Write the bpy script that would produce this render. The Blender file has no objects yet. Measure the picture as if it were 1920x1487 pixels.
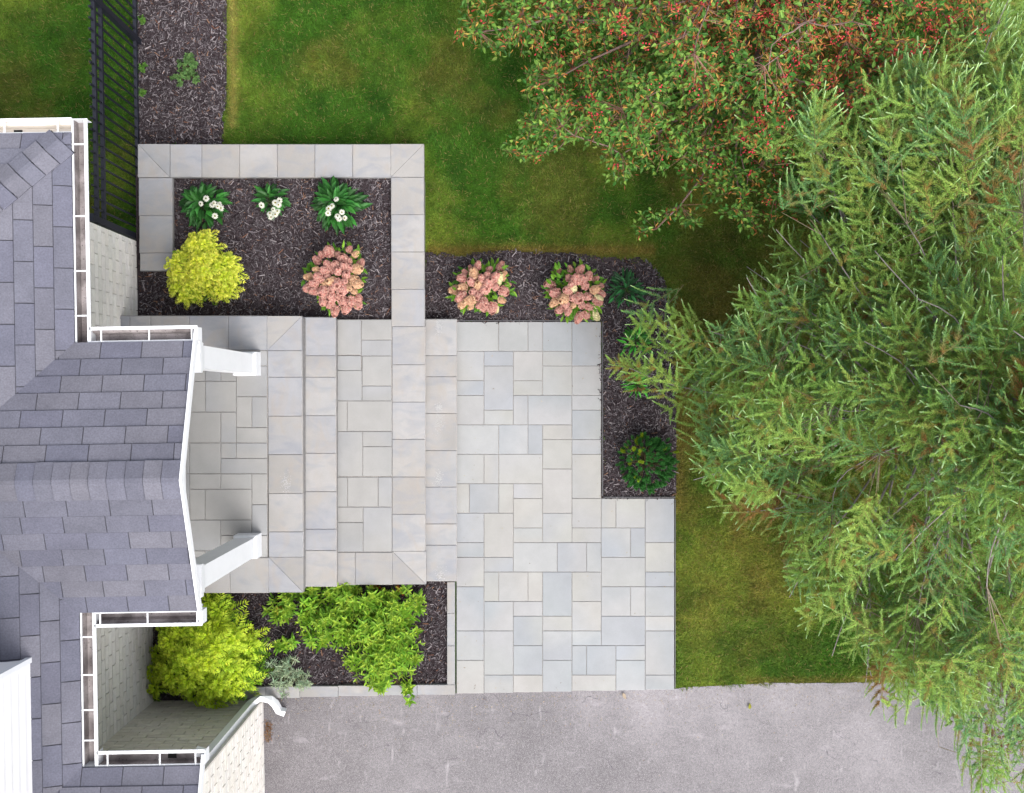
import bpy, math, random
import numpy as np

# ------------------------------------------------------------------ camera, sky, sun
H = 10.0          # drone height above the patio (m)
F = 1640.0        # focal length in pixels of the 1920 px wide photo
CX, CY = 960.0, 743.5
scene = bpy.context.scene
C = scene.collection
cam = bpy.data.cameras.new('camera')
camo = bpy.data.objects.new('camera', cam)
C.objects.link(camo)
camo.location = (0, 0, H)
camo.rotation_euler = (0, 0, 0)
cam.sensor_width = 36
cam.lens = 36 * F / 1920
cam.clip_start = 0.1
cam.clip_end = 500
scene.camera = camo

SUN_EL, SUN_AZ = 54, 150       # degrees; azimuth measured clockwise from north (+Y)
world = bpy.data.worlds.new('World')
scene.world = world
world.use_nodes = True
wn = world.node_tree
bg = wn.nodes['Background']
sky = wn.nodes.new('ShaderNodeTexSky')
sky.sky_type = 'NISHITA'
sky.sun_disc = False
sky.sun_elevation = math.radians(SUN_EL)
sky.sun_rotation = math.radians(SUN_AZ)
sky.air_density = 1.0
sky.dust_density = 5.0
sky.ozone_density = 0.6
hsv = wn.nodes.new('ShaderNodeHueSaturation')
hsv.inputs['Saturation'].default_value = 0.35
wn.links.new(sky.outputs[0], hsv.inputs['Color'])
wn.links.new(hsv.outputs[0], bg.inputs[0])
bg.inputs[1].default_value = 0.15
sun = bpy.data.lights.new('sun', 'SUN')
suno = bpy.data.objects.new('sun', sun)
C.objects.link(suno)
sun.energy = 0.8
sun.angle = math.radians(60)
sun.color = (1.0, 0.975, 0.94)
suno.rotation_euler = (math.radians(90 - SUN_EL), 0, math.radians(180 - SUN_AZ))
scene.view_settings.view_transform = 'Standard'
scene.view_settings.look = 'None'
scene.view_settings.exposure = 1.4
scene.view_settings.gamma = 1.0

rng = np.random.default_rng(7)
random.seed(7)
TAU = 2 * math.pi


def U(a, b, n=None):
    return rng.uniform(a, b, n)


def P(px, py, z=0.0):
    """photo pixel -> world point on the horizontal plane at height z"""
    s = (H - z) / F
    return ((px - CX) * s, -(py - CY) * s, z)


def PA(px, py, z):
    px = np.asarray(px, float); py = np.asarray(py, float); z = np.asarray(z, float)
    s = (H - z) / F
    return np.stack([(px - CX) * s, -(py - CY) * s, z + 0 * px], -1)


ALB = 0.62      # real-world albedo scale for colours read off the bright photo


def srgb(r, g, b, k=1.0):
    k = k * ALB
    def f(c):
        c = c / 255.0
        return c / 12.92 if c <= 0.04045 else ((c + 0.055) / 1.055) ** 2.4
    return np.array([f(r) * k, f(g) * k, f(b) * k])


# ------------------------------------------------------------------ noise in numpy
_grid = np.random.default_rng(3).random((256, 256))


def vnoise(x, y, f=1.0, off=0.0):
    x = np.asarray(x, float) * f + off + 1000.0
    y = np.asarray(y, float) * f + off * 1.7 + 1000.0
    xi = np.floor(x).astype(int); yi = np.floor(y).astype(int)
    fx = x - xi; fy = y - yi
    fx = fx * fx * (3 - 2 * fx); fy = fy * fy * (3 - 2 * fy)
    g = lambda a, b: _grid[a % 256, b % 256]
    return (g(xi, yi) * (1 - fx) + g(xi + 1, yi) * fx) * (1 - fy) + (g(xi, yi + 1) * (1 - fx) + g(xi + 1, yi + 1) * fx) * fy


def fnoise(x, y, f=1.0, off=0.0, o=4):
    s = 0; a = 1; t = 0
    for k in range(o):
        s = s + a * vnoise(x, y, f * 2 ** k, off + 13.1 * k); t += a; a *= 0.55
    return s / t


def inpoly(px, py, poly):
    px = np.asarray(px, float); py = np.asarray(py, float)
    r = np.zeros(px.shape, bool)
    n = len(poly)
    for i in range(n):
        x1, y1 = poly[i]; x2, y2 = poly[(i + 1) % n]
        c = ((y1 > py) != (y2 > py))
        with np.errstate(divide='ignore', invalid='ignore'):
            xx = (x2 - x1) * (py - y1) / (y2 - y1 + 1e-12) + x1
        r ^= c & (px < xx)
    return r


# ------------------------------------------------------------------ geometry collector
class Geo:
    def __init__(s):
        s.V = []; s.Cc = []; s.Fa = []; s.n = 0

    def add(s, V, faces, col=(1, 1, 1)):
        V = np.asarray(V, float).reshape(-1, 3)
        col = np.asarray(col, float)
        if col.ndim == 1:
            col = np.tile(col, (len(V), 1))
        s.V.append(V); s.Cc.append(col)
        for f in faces:
            f = np.asarray(f, int)
            if f.ndim == 1:
                f = f[None]
            s.Fa.append(f + s.n)
        s.n += len(V)

    def box(s, x0, y0, z0, x1, y1, z1, col=(1, 1, 1), ch=0.0, top_only_ch=False, jit=0.0):
        if x0 > x1: x0, x1 = x1, x0
        if y0 > y1: y0, y1 = y1, y0
        if ch <= 0:
            V = [(x0, y0, z0), (x1, y0, z0), (x1, y1, z0), (x0, y1, z0), (x0, y0, z1), (x1, y0, z1), (x1, y1, z1), (x0, y1, z1)]
            s.add(V, [[0, 3, 2, 1], [4, 5, 6, 7], [0, 1, 5, 4], [1, 2, 6, 5], [2, 3, 7, 6], [3, 0, 4, 7]], col)
        else:
            j = lambda: random.uniform(-jit, jit)
            c = ch
            V = [(x0, y0, z0), (x1, y0, z0), (x1, y1, z0), (x0, y1, z0),
                 (x0, y0, z1 - c), (x1, y0, z1 - c), (x1, y1, z1 - c), (x0, y1, z1 - c),
                 (x0 + c, y0 + c, z1 + j()), (x1 - c, y0 + c, z1 + j()), (x1 - c, y1 - c, z1 + j()), (x0 + c, y1 - c, z1 + j())]
            s.add(V, [[0, 3, 2, 1], [0, 1, 5, 4], [1, 2, 6, 5], [2, 3, 7, 6], [3, 0, 4, 7],
                      [4, 5, 9, 8], [5, 6, 10, 9], [6, 7, 11, 10], [7, 4, 8, 11], [8, 9, 10, 11]], col)

    def prism(s, poly, z0, z1, col=(1, 1, 1)):
        n = len(poly)
        V = [(p[0], p[1], z0) for p in poly] + [(p[0], p[1], z1) for p in poly]
        fs = [list(range(n - 1, -1, -1)), list(range(n, 2 * n))]
        for i in range(n):
            k = (i + 1) % n
            fs.append([i, k, n + k, n + i])
        s.add(V, fs, col)

    def tube(s, pts, rad, col=(1, 1, 1), k=6, cap=True):
        pts = np.asarray(pts, float); m = len(pts)
        rad = np.broadcast_to(np.asarray(rad, float), (m,))
        T = np.gradient(pts, axis=0)
        T /= np.linalg.norm(T, axis=1)[:, None] + 1e-9
        ref = np.array([0, 0, 1.0]) if abs(T[0][2]) < 0.9 else np.array([1.0, 0, 0])
        A = np.cross(T, ref); A /= np.linalg.norm(A, axis=1)[:, None] + 1e-9
        B = np.cross(T, A)
        ang = np.arange(k) / k * TAU
        ring = pts[:, None] + rad[:, None, None] * (A[:, None] * np.cos(ang)[None, :, None] + B[:, None] * np.sin(ang)[None, :, None])
        V = ring.reshape(-1, 3)
        i = np.arange(m - 1)[:, None] * k; j = np.arange(k)[None]
        q = np.stack([i + j, i + (j + 1) % k, i + k + (j + 1) % k, i + k + j], -1).reshape(-1, 4)
        fs = [q]
        if cap:
            fs += [list(range(k - 1, -1, -1)), list(range((m - 1) * k, m * k))]
        c = np.asarray(col, float)
        if c.ndim == 2: c = np.repeat(c, k, 0)
        s.add(V, fs, c)

    def build(s, name, mat, parent=None, loc=(0, 0, 0), smooth=False):
        me = bpy.data.meshes.new(name)
        V = np.concatenate(s.V) - np.asarray(loc, float)
        cols = np.concatenate(s.Cc)
        loops = np.concatenate([f.ravel() for f in s.Fa])
        tot = np.concatenate([np.full(len(f), f.shape[1]) for f in s.Fa])
        start = np.concatenate([[0], np.cumsum(tot)[:-1]])
        me.vertices.add(len(V)); me.vertices.foreach_set('co', V.astype(np.float32).ravel())
        me.loops.add(len(loops)); me.loops.foreach_set('vertex_index', loops.astype(np.int32))
        me.polygons.add(len(tot)); me.polygons.foreach_set('loop_start', start.astype(np.int32))
        try:
            me.polygons.foreach_set('loop_total', tot.astype(np.int32))
        except Exception:
            pass
        me.update(calc_edges=True)
        ca = me.color_attributes.new('Col', 'FLOAT_COLOR', 'POINT')
        c4 = np.concatenate([cols, np.ones((len(cols), 1))], 1).astype(np.float32)
        ca.data.foreach_set('color', c4.ravel())
        me.polygons.foreach_set('use_smooth', np.full(len(tot), bool(smooth)))
        me.materials.append(mat)
        o = bpy.data.objects.new(name, me)
        C.objects.link(o)
        if parent is not None:
            o.parent = parent
        else:
            o.location = loc
        return o


def tag(o, label=None, cat=None, group=None, kind=None):
    if label: o['label'] = label
    if cat: o['category'] = cat
    if group: o['group'] = group
    if kind: o['kind'] = kind
    return o


def thing(name, loc, label, cat, group=None, rz=0):
    o = bpy.data.objects.new(name, None)
    C.objects.link(o)
    o.location = loc; o.rotation_euler = (0, 0, rz); o.empty_display_size = 0.1
    return tag(o, label, cat, group)


def copy_obj(o, parent):
    c = o.copy(); C.objects.link(c); c.parent = parent
    return c


# ------------------------------------------------------------------ materials
def mat(name, rough=0.8, noise=None, bump=None, col=None, transl=0.0, spec=0.3, metal=0.0, extra=None):
    """Base colour = vertex tint (Col) or col, times procedural mottling [(scale, lo, hi, detail)...]; bump [(scale, strength, dist)]"""
    m = bpy.data.materials.new(name); m.use_nodes = True
    nt = m.node_tree; N = nt.nodes; L = nt.links
    b = N['Principled BSDF']
    b.inputs['Roughness'].default_value = rough
    b.inputs['Specular IOR Level'].default_value = spec
    b.inputs['Metallic'].default_value = metal
    tc = N.new('ShaderNodeTexCoord')
    if col is None:
        a = N.new('ShaderNodeAttribute'); a.attribute_name = 'Col'; out = a.outputs['Color']
    else:
        r = N.new('ShaderNodeRGB'); r.outputs[0].default_value = (*col, 1); out = r.outputs[0]
    for (sc, lo, hi, det) in (noise or []):
        t = N.new('ShaderNodeTexNoise'); t.inputs['Scale'].default_value = sc; t.inputs['Detail'].default_value = det
        t.inputs['Roughness'].default_value = 0.6
        L.new(tc.outputs['Object'], t.inputs['Vector'])
        mr = N.new('ShaderNodeMapRange'); mr.inputs['From Min'].default_value = 0.3; mr.inputs['From Max'].default_value = 0.7
        mr.inputs['To Min'].default_value = lo; mr.inputs['To Max'].default_value = hi
        L.new(t.outputs['Fac'], mr.inputs['Value'])
        mx = N.new('ShaderNodeVectorMath'); mx.operation = 'SCALE'
        L.new(out, mx.inputs[0]); L.new(mr.outputs[0], mx.inputs['Scale'])
        out = mx.outputs[0]
    if extra:
        out = extra(nt, tc, out)
    L.new(out, b.inputs['Base Color'])
    prev = None
    for (sc, st, dist) in (bump or []):
        t = N.new('ShaderNodeTexNoise'); t.inputs['Scale'].default_value = sc; t.inputs['Detail'].default_value = 4
        L.new(tc.outputs['Object'], t.inputs['Vector'])
        bp = N.new('ShaderNodeBump'); bp.inputs['Strength'].default_value = st; bp.inputs['Distance'].default_value = dist
        L.new(t.outputs['Fac'], bp.inputs['Height'])
        if prev: L.new(prev, bp.inputs['Normal'])
        prev = bp.outputs[0]
    if prev: L.new(prev, b.inputs['Normal'])
    if transl > 0:
        tr = N.new('ShaderNodeBsdfTranslucent'); L.new(out, tr.inputs['Color'])
        ms = N.new('ShaderNodeMixShader'); ms.inputs[0].default_value = transl
        L.new(b.outputs[0], ms.inputs[1]); L.new(tr.outputs[0], ms.inputs[2])
        L.new(ms.outputs[0], N['Material Output'].inputs['Surface'])
    return m


def mixin(nt, fac, a, colb):
    mx = nt.nodes.new('ShaderNodeMix'); mx.data_type = 'RGBA'
    nt.links.new(fac, mx.inputs['Factor']); nt.links.new(a, mx.inputs[6])
    mx.inputs[7].default_value = (*colb, 1)
    return mx.outputs[2]


def noisefac(nt, tc, scale, lo, hi, detail=4, vec=None, mapping=None, dist=0.0):
    t = nt.nodes.new('ShaderNodeTexNoise'); t.inputs['Scale'].default_value = scale; t.inputs['Detail'].default_value = detail
    t.inputs['Distortion'].default_value = dist
    src = tc.outputs['Object']
    if mapping:
        mp = nt.nodes.new('ShaderNodeMapping'); mp.inputs['Scale'].default_value = mapping[0]; mp.inputs['Rotation'].default_value = mapping[1]
        mp.inputs['Location'].default_value = mapping[2] if len(mapping) > 2 else (0, 0, 0)
        nt.links.new(src, mp.inputs['Vector']); src = mp.outputs[0]
    nt.links.new(src, t.inputs['Vector'])
    mr = nt.nodes.new('ShaderNodeMapRange'); mr.inputs['From Min'].default_value = lo; mr.inputs['From Max'].default_value = hi
    nt.links.new(t.outputs['Fac'], mr.inputs['Value'])
    return mr.outputs[0]


def slab_extra(nt, tc, out):
    # natural-stone clouding: blue-grey and warm veins, plus pale mineral marks
    f = noisefac(nt, tc, 3.2, 0.45, 0.72, 5, mapping=((1, 2.2, 1), (0, 0, 0.6)), dist=1.2)
    mx = nt.nodes.new('ShaderNodeMath'); mx.operation = 'MULTIPLY'; mx.inputs[1].default_value = 0.55
    nt.links.new(f, mx.inputs[0])
    out = mixin(nt, mx.outputs[0], out, tuple(srgb(166, 171, 184, .7)))
    f2 = noisefac(nt, tc, 2.6, 0.5, 0.75, 5, mapping=((2, 1, 1), (0, 0, 0.5), (5, 3, 0)), dist=1.5)
    mx2 = nt.nodes.new('ShaderNodeMath'); mx2.operation = 'MULTIPLY'; mx2.inputs[1].default_value = 0.45
    nt.links.new(f2, mx2.inputs[0])
    return mixin(nt, mx2.outputs[0], out, tuple(srgb(196, 184, 172, .72)))


def asphalt_extra(nt, tc, out):
    f = noisefac(nt, tc, 230, 0.52, 0.72, 2)
    out = mixin(nt, f, out, tuple(srgb(196, 190, 192)))
    f = noisefac(nt, tc, 190, 0.56, 0.74, 2, mapping=((1, 1, 1), (0, 0, 0), (7, 2, 0)))
    out = mixin(nt, f, out, tuple(srgb(84, 80, 90)))
    # pale scuffs drawn out along the drive direction
    f = noisefac(nt, tc, 5.0, 0.64, 0.8, 6, mapping=((2.5, 0.9, 1), (0, 0, 0.12)), dist=0.6)
    h_ = nt.nodes.new('ShaderNodeMath'); h_.operation = 'MULTIPLY'; h_.inputs[1].default_value = 0.45
    nt.links.new(f, h_.inputs[0])
    out = mixin(nt, h_.outputs[0], out, tuple(srgb(206, 202, 206)))
    f = noisefac(nt, tc, 3.0, 0.62, 0.74, 8, mapping=((1, 3, 1), (0, 0, 0.5), (3, 9, 0)))
    h_ = nt.nodes.new('ShaderNodeMath'); h_.operation = 'MULTIPLY'; h_.inputs[1].default_value = 0.3
    nt.links.new(f, h_.inputs[0])
    out = mixin(nt, h_.outputs[0], out, tuple(srgb(196, 190, 196)))
    f = noisefac(nt, tc, 3.4, 0.64, 0.78, 9, mapping=((4, 0.8, 1), (0, 0, -0.7), (2, 2, 0)))
    h_ = nt.nodes.new('ShaderNodeMath'); h_.operation = 'MULTIPLY'; h_.inputs[1].default_value = 0.5
    nt.links.new(f, h_.inputs[0])
    out = mixin(nt, h_.outputs[0], out, tuple(srgb(204, 200, 204)))
    nz = nt.nodes.new('ShaderNodeTexNoise'); nz.inputs['Scale'].default_value = 2.0; nz.inputs['Detail'].default_value = 5
    nt.links.new(tc.outputs['Object'], nz.inputs['Vector'])
    ad = nt.nodes.new('ShaderNodeVectorMath'); ad.operation = 'MULTIPLY_ADD'; ad.inputs[1].default_value = (0.9, 0.9, 0.9)
    nt.links.new(nz.outputs['Color'], ad.inputs[0]); nt.links.new(tc.outputs['Object'], ad.inputs[2])
    vo = nt.nodes.new('ShaderNodeTexVoronoi'); vo.feature = 'DISTANCE_TO_EDGE'; vo.inputs['Scale'].default_value = 0.75
    nt.links.new(ad.outputs[0], vo.inputs['Vector'])
    mr = nt.nodes.new('ShaderNodeMapRange'); mr.inputs['From Min'].default_value = 0.006; mr.inputs['From Max'].default_value = 0.0
    nt.links.new(vo.outputs['Distance'], mr.inputs['Value'])
    brk = noisefac(nt, tc, 4.0, 0.5, 0.62, 3, mapping=((1, 1, 1), (0, 0, 0), (1, 5, 0)))
    mu = nt.nodes.new('ShaderNodeMath'); mu.operation = 'MULTIPLY'
    nt.links.new(mr.outputs[0], mu.inputs[0]); nt.links.new(brk, mu.inputs[1])
    return mixin(nt, mu.outputs[0], out, tuple(srgb(92, 88, 96)))


def gutter_extra(nt, tc, out):
    f = noisefac(nt, tc, 4.0, 0.42, 0.62, 6, dist=0.5)
    out = mixin(nt, f, out, tuple(srgb(122, 114, 114)))
    f = noisefac(nt, tc, 60.0, 0.62, 0.75, 2)
    return mixin(nt, f, out, tuple(srgb(52, 42, 38)))


M = {}
M['paver'] = mat('paver_stone', 0.85, [(0.9, 0.93, 1.04, 6), (6, 0.95, 1.04, 5), (120, 0.97, 1.03, 2)], [(90, 0.25, 0.002)])
M['slab'] = mat('coping_stone', 0.8, [(9, 0.96, 1.03, 4), (90, 0.97, 1.03, 2)], [(40, 0.3, 0.003)], extra=slab_extra)
M['riser'] = mat('split_face_stone', 0.9, [(25, 0.75, 1.15, 5)], [(30, 0.8, 0.01)])
M['joint'] = mat('joint_sand', 0.95, [(60, 0.8, 1.2, 3)], col=tuple(srgb(178, 172, 167, .95)))
M['asphalt'] = mat('asphalt', 0.92, [(0.7, 0.80, 1.14, 6), (3, 0.86, 1.12, 7), (45, 0.82, 1.18, 2)], [(160, 0.8, 0.004)], extra=asphalt_extra)
M['shingle'] = mat('asphalt_shingle', 0.95, [(1.2, 0.93, 1.06, 4), (7, 0.93, 1.07, 3), (75, 0.84, 1.16, 3)], [(260, 0.6, 0.002)], spec=0.15)
M['underlay'] = mat('roof_underlay', 0.95, col=(0.045, 0.045, 0.055))
M['brick'] = mat('painted_brick', 0.9, [(14, 0.93, 1.05, 4), (90, 0.95, 1.05, 2)], [(70, 0.4, 0.003)])
M['mortar'] = mat('mortar', 0.95, [(30, 0.9, 1.1, 3)], col=tuple(srgb(190, 186, 180, 1.45)))
M['white'] = mat('white_paint', 0.45, [(8, 0.97, 1.02, 3)], col=(0.61, 0.625, 0.65), spec=0.3)
M['siding'] = mat('white_siding', 0.5, [(5, 0.97, 1.02, 3)], col=(0.62, 0.62, 0.635))
M['gutter_in'] = mat('gutter_grime', 0.8, [(20, 0.85, 1.15, 4)], col=tuple(srgb(176, 168, 168)), extra=gutter_extra)
M['gutter_clean'] = mat('gutter_pale', 0.6, [(9, 0.92, 1.05, 4)], col=tuple(srgb(214, 206, 196, 1.4)))
M['black'] = mat('black_metal', 0.45, [(30, 0.9, 1.1, 2)], col=(0.012, 0.013, 0.02), spec=0.3)
M['dark'] = mat('dark_hole', 0.9, [(30, 0.8, 1.2, 2)], col=(0.01, 0.01, 0.01))
M['edging'] = mat('aluminium_edging', 0.5, [(30, 0.9, 1.1, 2)], col=(0.05, 0.05, 0.055), spec=0.5)
M['soil'] = mat('mulch_soil', 1.0, [(1.5, 0.85, 1.2, 4), (40, 0.6, 1.4, 4), (160, 0.6, 1.4, 2)], [(60, 1.0, 0.02)], col=tuple(srgb(70, 62, 65)), spec=0.05)
M['chips'] = mat('bark_chips', 0.95, [(120, 0.8, 1.2, 3)], spec=0.1)
M['turf'] = mat('turf_ground', 1.0, [(60, 0.6, 1.4, 4)], [(80, 1.0, 0.02)], spec=0.05)
M['blade'] = mat('grass_blade', 0.7, None, transl=0.3, spec=0.15)
M['leaf'] = mat('leaf', 0.55, [(60, 0.88, 1.12, 2)], transl=0.28, spec=0.25)
M['leafdark'] = mat('leaf_glossy', 0.5, [(60, 0.85, 1.15, 2)], transl=0.12, spec=0.25)
M['needle'] = mat('needle', 0.6, None, transl=0.3, spec=0.2)
M['petal'] = mat('petal', 0.7, [(90, 0.9, 1.08, 2)], transl=0.25, spec=0.1)
M['bark'] = mat('bark', 0.9, [(40, 0.75, 1.25, 4)], [(60, 0.6, 0.005)])
M['fruit'] = mat('fruit', 0.35, [(60, 0.85, 1.15, 2)], spec=0.5)
M['stem'] = mat('stem', 0.7, [(60, 0.85, 1.15, 2)])
M['litter'] = mat('dry_leaf', 0.8, [(60, 0.85, 1.15, 2)])

# ------------------------------------------------------------------ vectorised foliage helpers


def unit(v):
    return v / (np.linalg.norm(v, axis=-1, keepdims=True) + 1e-9)


def randdir(n):
    v = rng.normal(size=(n, 3)); return unit(v)


UPV = np.array([0, 0, 1.0])


def leaf4(g, Pb, D, Nn, L, W, col, fold=0.25):
    """small folded leaf: 4 verts, 2 triangles"""
    n = len(Pb); L = np.broadcast_to(L, (n,))[:, None]; W = np.broadcast_to(W, (n,))[:, None]
    D = unit(D); S = unit(np.cross(D, Nn)); Nn = np.cross(S, D)
    v0 = Pb; vt = Pb + D * L
    mid = Pb + D * L * 0.42 + Nn * W * fold
    vl = mid - S * W * 0.5; vr = mid + S * W * 0.5
    V = np.stack([v0, vr, vt, vl], 1).reshape(-1, 3)
    i = np.arange(n)[:, None] * 4
    g.add(V, [i + np.array([[0, 1, 2]]), i + np.array([[0, 2, 3]])], np.repeat(np.broadcast_to(col, (n, 3)), 4, 0))


def leaf8(g, Pb, D, Nn, L, W, col, fold=0.18, droop=0.25):
    """broad leaf with midrib fold and droop"""
    n = len(Pb); L = np.broadcast_to(L, (n,))[:, None]; W = np.broadcast_to(W, (n,))[:, None]
    droop = np.broadcast_to(droop, (n,))[:, None]
    D = unit(D); S = unit(np.cross(D, Nn)); Nn = np.cross(S, D)
    f = Nn * W * fold
    def at(t): return Pb + D * L * t - Nn * L * droop * t * t
    m1 = at(0.32); m2 = at(0.70)
    V = np.stack([Pb, m1 - S * W * 0.5 + f, m1, m1 + S * W * 0.5 + f, m2 - S * W * 0.38 + f, m2, m2 + S * W * 0.38 + f, at(1.0)], 1).reshape(-1, 3)
    i = np.arange(n)[:, None] * 8
    g.add(V, [i + np.array([[0, 2, 1]]), i + np.array([[0, 3, 2]]), i + np.array([[1, 2, 5, 4]]), i + np.array([[2, 3, 6, 5]]),
              i + np.array([[4, 5, 7]]), i + np.array([[5, 6, 7]])], np.repeat(np.broadcast_to(col, (n, 3)), 8, 0))


def jitcol(base, n, hue=0.12, val=0.18):
    base = np.asarray(base, float)
    c = np.tile(base, (n, 1)) if base.ndim == 1 else base.copy()
    c *= (1 + rng.normal(size=(n, 1)) * val).clip(0.45, 1.7)
    c *= (1 + rng.normal(size=(n, 3)) * hue * np.array([1, .4, .6])).clip(0.5, 1.6)
    return c


def mixc(a, b, t):
    t = np.asarray(t)[..., None]
    return np.asarray(a) * (1 - t) + np.asarray(b) * t


def compound(g, base, az, el, L, k, ll, lw, col, tipcol=None, gs=None):
    """pinnate leaves: base (n,3), azimuth, elevation, rachis length L, k leaflet pairs"""
    n = len(base)
    D = np.stack([np.cos(az) * np.cos(el), np.sin(az) * np.cos(el), np.sin(el)], -1)
    Hh = np.stack([-np.sin(az), np.cos(az), 0 * az], -1)
    t = np.linspace(0.22, 0.97, k)[None]
    L = np.broadcast_to(L, (n,))[:, None]
    pt = base[:, None] + D[:, None] * (t * L)[..., None] - UPV * (0.45 * t * t * L)[..., None]
    tang = unit(D[:, None] - UPV * (0.9 * t)[..., None])
    prof = (np.sin(np.pi * (0.15 + 0.72 * t)) ** 0.6)
    for s in (-1, 1):
        d = unit(tang * 0.62 + s * Hh[:, None] * 0.85 + rng.normal(size=(n, k, 3)) * 0.1 - UPV * 0.12)
        cc = mixc(col, tipcol if tipcol is not None else col, np.broadcast_to(t, (n, k)) ** 1.5)
        nn = np.cross(tang, np.cross(UPV + 0 * tang, tang)) + s * Hh[:, None] * 0.25
        leaf4(g, pt.reshape(-1, 3), d.reshape(-1, 3), nn.reshape(-1, 3) + rng.normal(size=(n * k, 3)) * 0.12,
              (ll * prof * U(0.8, 1.2, (n, k))).ravel(), lw, jitcol(cc.reshape(-1, 3), n * k, 0.06, 0.1))
    tip = base + D * L - UPV * 0.45 * L
    leaf4(g, tip - D * 0.01, unit(D - UPV * 0.9), UPV + rng.normal(size=(n, 3)) * 0.15, ll * 0.9, lw, jitcol(tipcol if tipcol is not None else col, n, 0.06, 0.1))
    if gs is not None:
        for i in range(n):
            tt = np.linspace(0, 1, 4)[:, None]
            gs.tube(base[i] + D[i] * tt * L[i] - UPV * 0.45 * tt * tt * L[i], [0.0022, 0.0018, 0.0015, 0.001], srgb(150, 150, 60), 3, False)


def whorl(g, base, D, L, k, per, ll, lw, col, tipcol, out=0.8, droop=0.2):
    """leafy shoots: k nodes with `per` leaves each"""
    n = len(base); D = unit(D)
    A = unit(np.cross(D, UPV + rng.normal(size=(n, 3)) * 0.05)); B = np.cross(D, A)
    L = np.broadcast_to(L, (n,))
    ph0 = U(0, TAU, n)
    for j in range(k):
        t = (j + 1) / k
        pos = base + D * (L * t)[:, None]
        for q in range(per):
            ph = ph0 + j * (math.pi / per) + q * TAU / per + U(-.2, .2, n)
            R = A * np.cos(ph)[:, None] + B * np.sin(ph)[:, None]
            o = out * (1.15 - 0.75 * t ** 3)
            d = unit(D * (1 - o * 0.75) + R * o + rng.normal(size=(n, 3)) * 0.08)
            nn = unit(D - R * 0.3)
            s = (1.0 - 0.55 * t ** 3) * U(0.8, 1.15, n)
            c = mixc(col, tipcol, np.full(n, t ** 2) * U(0.5, 1, n))
            leaf8(g, pos, d, nn, ll * s, lw * s, jitcol(c, n, 0.06, 0.12), 0.2, droop)


# =================================================================== GROUND
LARCH = np.array([3.95, -0.27])
BED_R = [(797, 478), (860, 482), (960, 470), (1060, 477), (1150, 488), (1212, 492), (1243, 522), (1255, 580), (1262, 680), (1268, 800), (1267, 935), (1128, 935), (1128, 603), (797, 603)]
STRIP = [(255, -700), (424, -700), (424, 0), (425, 100), (421, 200), (416, 275), (255, 275)]


def grass_col(x, y, n):
    a = fnoise(x, y, 0.9, 4, 4); b = fnoise(x, y, 3.2, 9, 3); d = fnoise(x, y, 1.4, 21, 4)
    green = srgb(76, 120, 36); yel = srgb(144, 162, 62); dark = srgb(46, 88, 26); brown = srgb(158, 122, 68)
    c = mixc(green, yel, ((a - 0.48) * 4).clip(0, 1) * 0.75)
    c = c * (1 - ((b - .5) * 3).clip(0, 1)[..., None] * 0.6) + dark * ((b - .5) * 3).clip(0, 1)[..., None] * 0.6
    # dry, needle-strewn turf under the larch and along the planting bed
    px = CX + x * F / H; py = CY - y * F / H
    rr = np.hypot(x - LARCH[0] + 0.9, (y - LARCH[1]) * 0.85)
    br = ((2.9 - rr) / 1.6).clip(0, 1) * ((d - 0.25) * 2.0 + (fnoise(x, y, 5, 33, 3) - .5) * 1.2).clip(0, 1)
    eb = np.exp(-(((py - 470) / 14) ** 2)) * ((px > 800) & (px < 1230)) * 0.6
    eb2 = np.exp(-(((px - 1275) / 22) ** 2)) * ((py > 560) & (py < 960)) * 0.5
    eb3 = np.exp(-(((px - 436) / 9) ** 2)) * (py < 240) * 0.75
    eb4 = ((d - 0.55) * 6).clip(0, 1) * 0.25
    eb5 = np.exp(-(((py - 1278) / 9) ** 2)) * (px > 1400) * 0.4
    br = np.maximum.reduce([br * 0.5, eb, eb2, eb4, eb5])
    c = mixc(c, brown, br)
    c = mixc(c, srgb(176, 164, 88), eb3)
    return c


# one sheet reaching the horizon, finely divided near the house
g = Geo()
nx, ny = 280, 220
xs = np.linspace(-7.5, 7.5, nx); ys = np.linspace(-5.5, 6.0, ny)
X, Y = np.meshgrid(xs, ys)
Z = -0.035 + 0.015 * fnoise(X, Y, 2.5, 3)
edge = (np.minimum.reduce([X + 7.5, 7.5 - X, Y + 5.5, 6.0 - Y]) < 1e-6)
Z[edge] = -0.03
idx = np.arange(nx * ny).reshape(ny, nx)
g.add(np.stack([X, Y, Z], -1).reshape(-1, 3), [np.stack([idx[:-1, :-1], idx[:-1, 1:], idx[1:, 1:], idx[1:, :-1]], -1).reshape(-1, 4)],
      grass_col(X, Y, None).reshape(-1, 3) * 0.75)
for (x0, y0, x1, y1) in ((-200, -200, -7.5, 200), (7.5, -200, 200, 200), (-7.5, -200, 7.5, -5.5), (-7.5, 6.0, 7.5, 200)):
    g.add([(x0, y0, -0.03), (x1, y0, -0.03), (x1, y1, -0.03), (x0, y1, -0.03)], [[0, 1, 2, 3]], srgb(84, 108, 42) * 0.75)
tag(g.build('ground', M['turf']), 'green and olive lawn around the house and patio', kind='structure')

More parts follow.
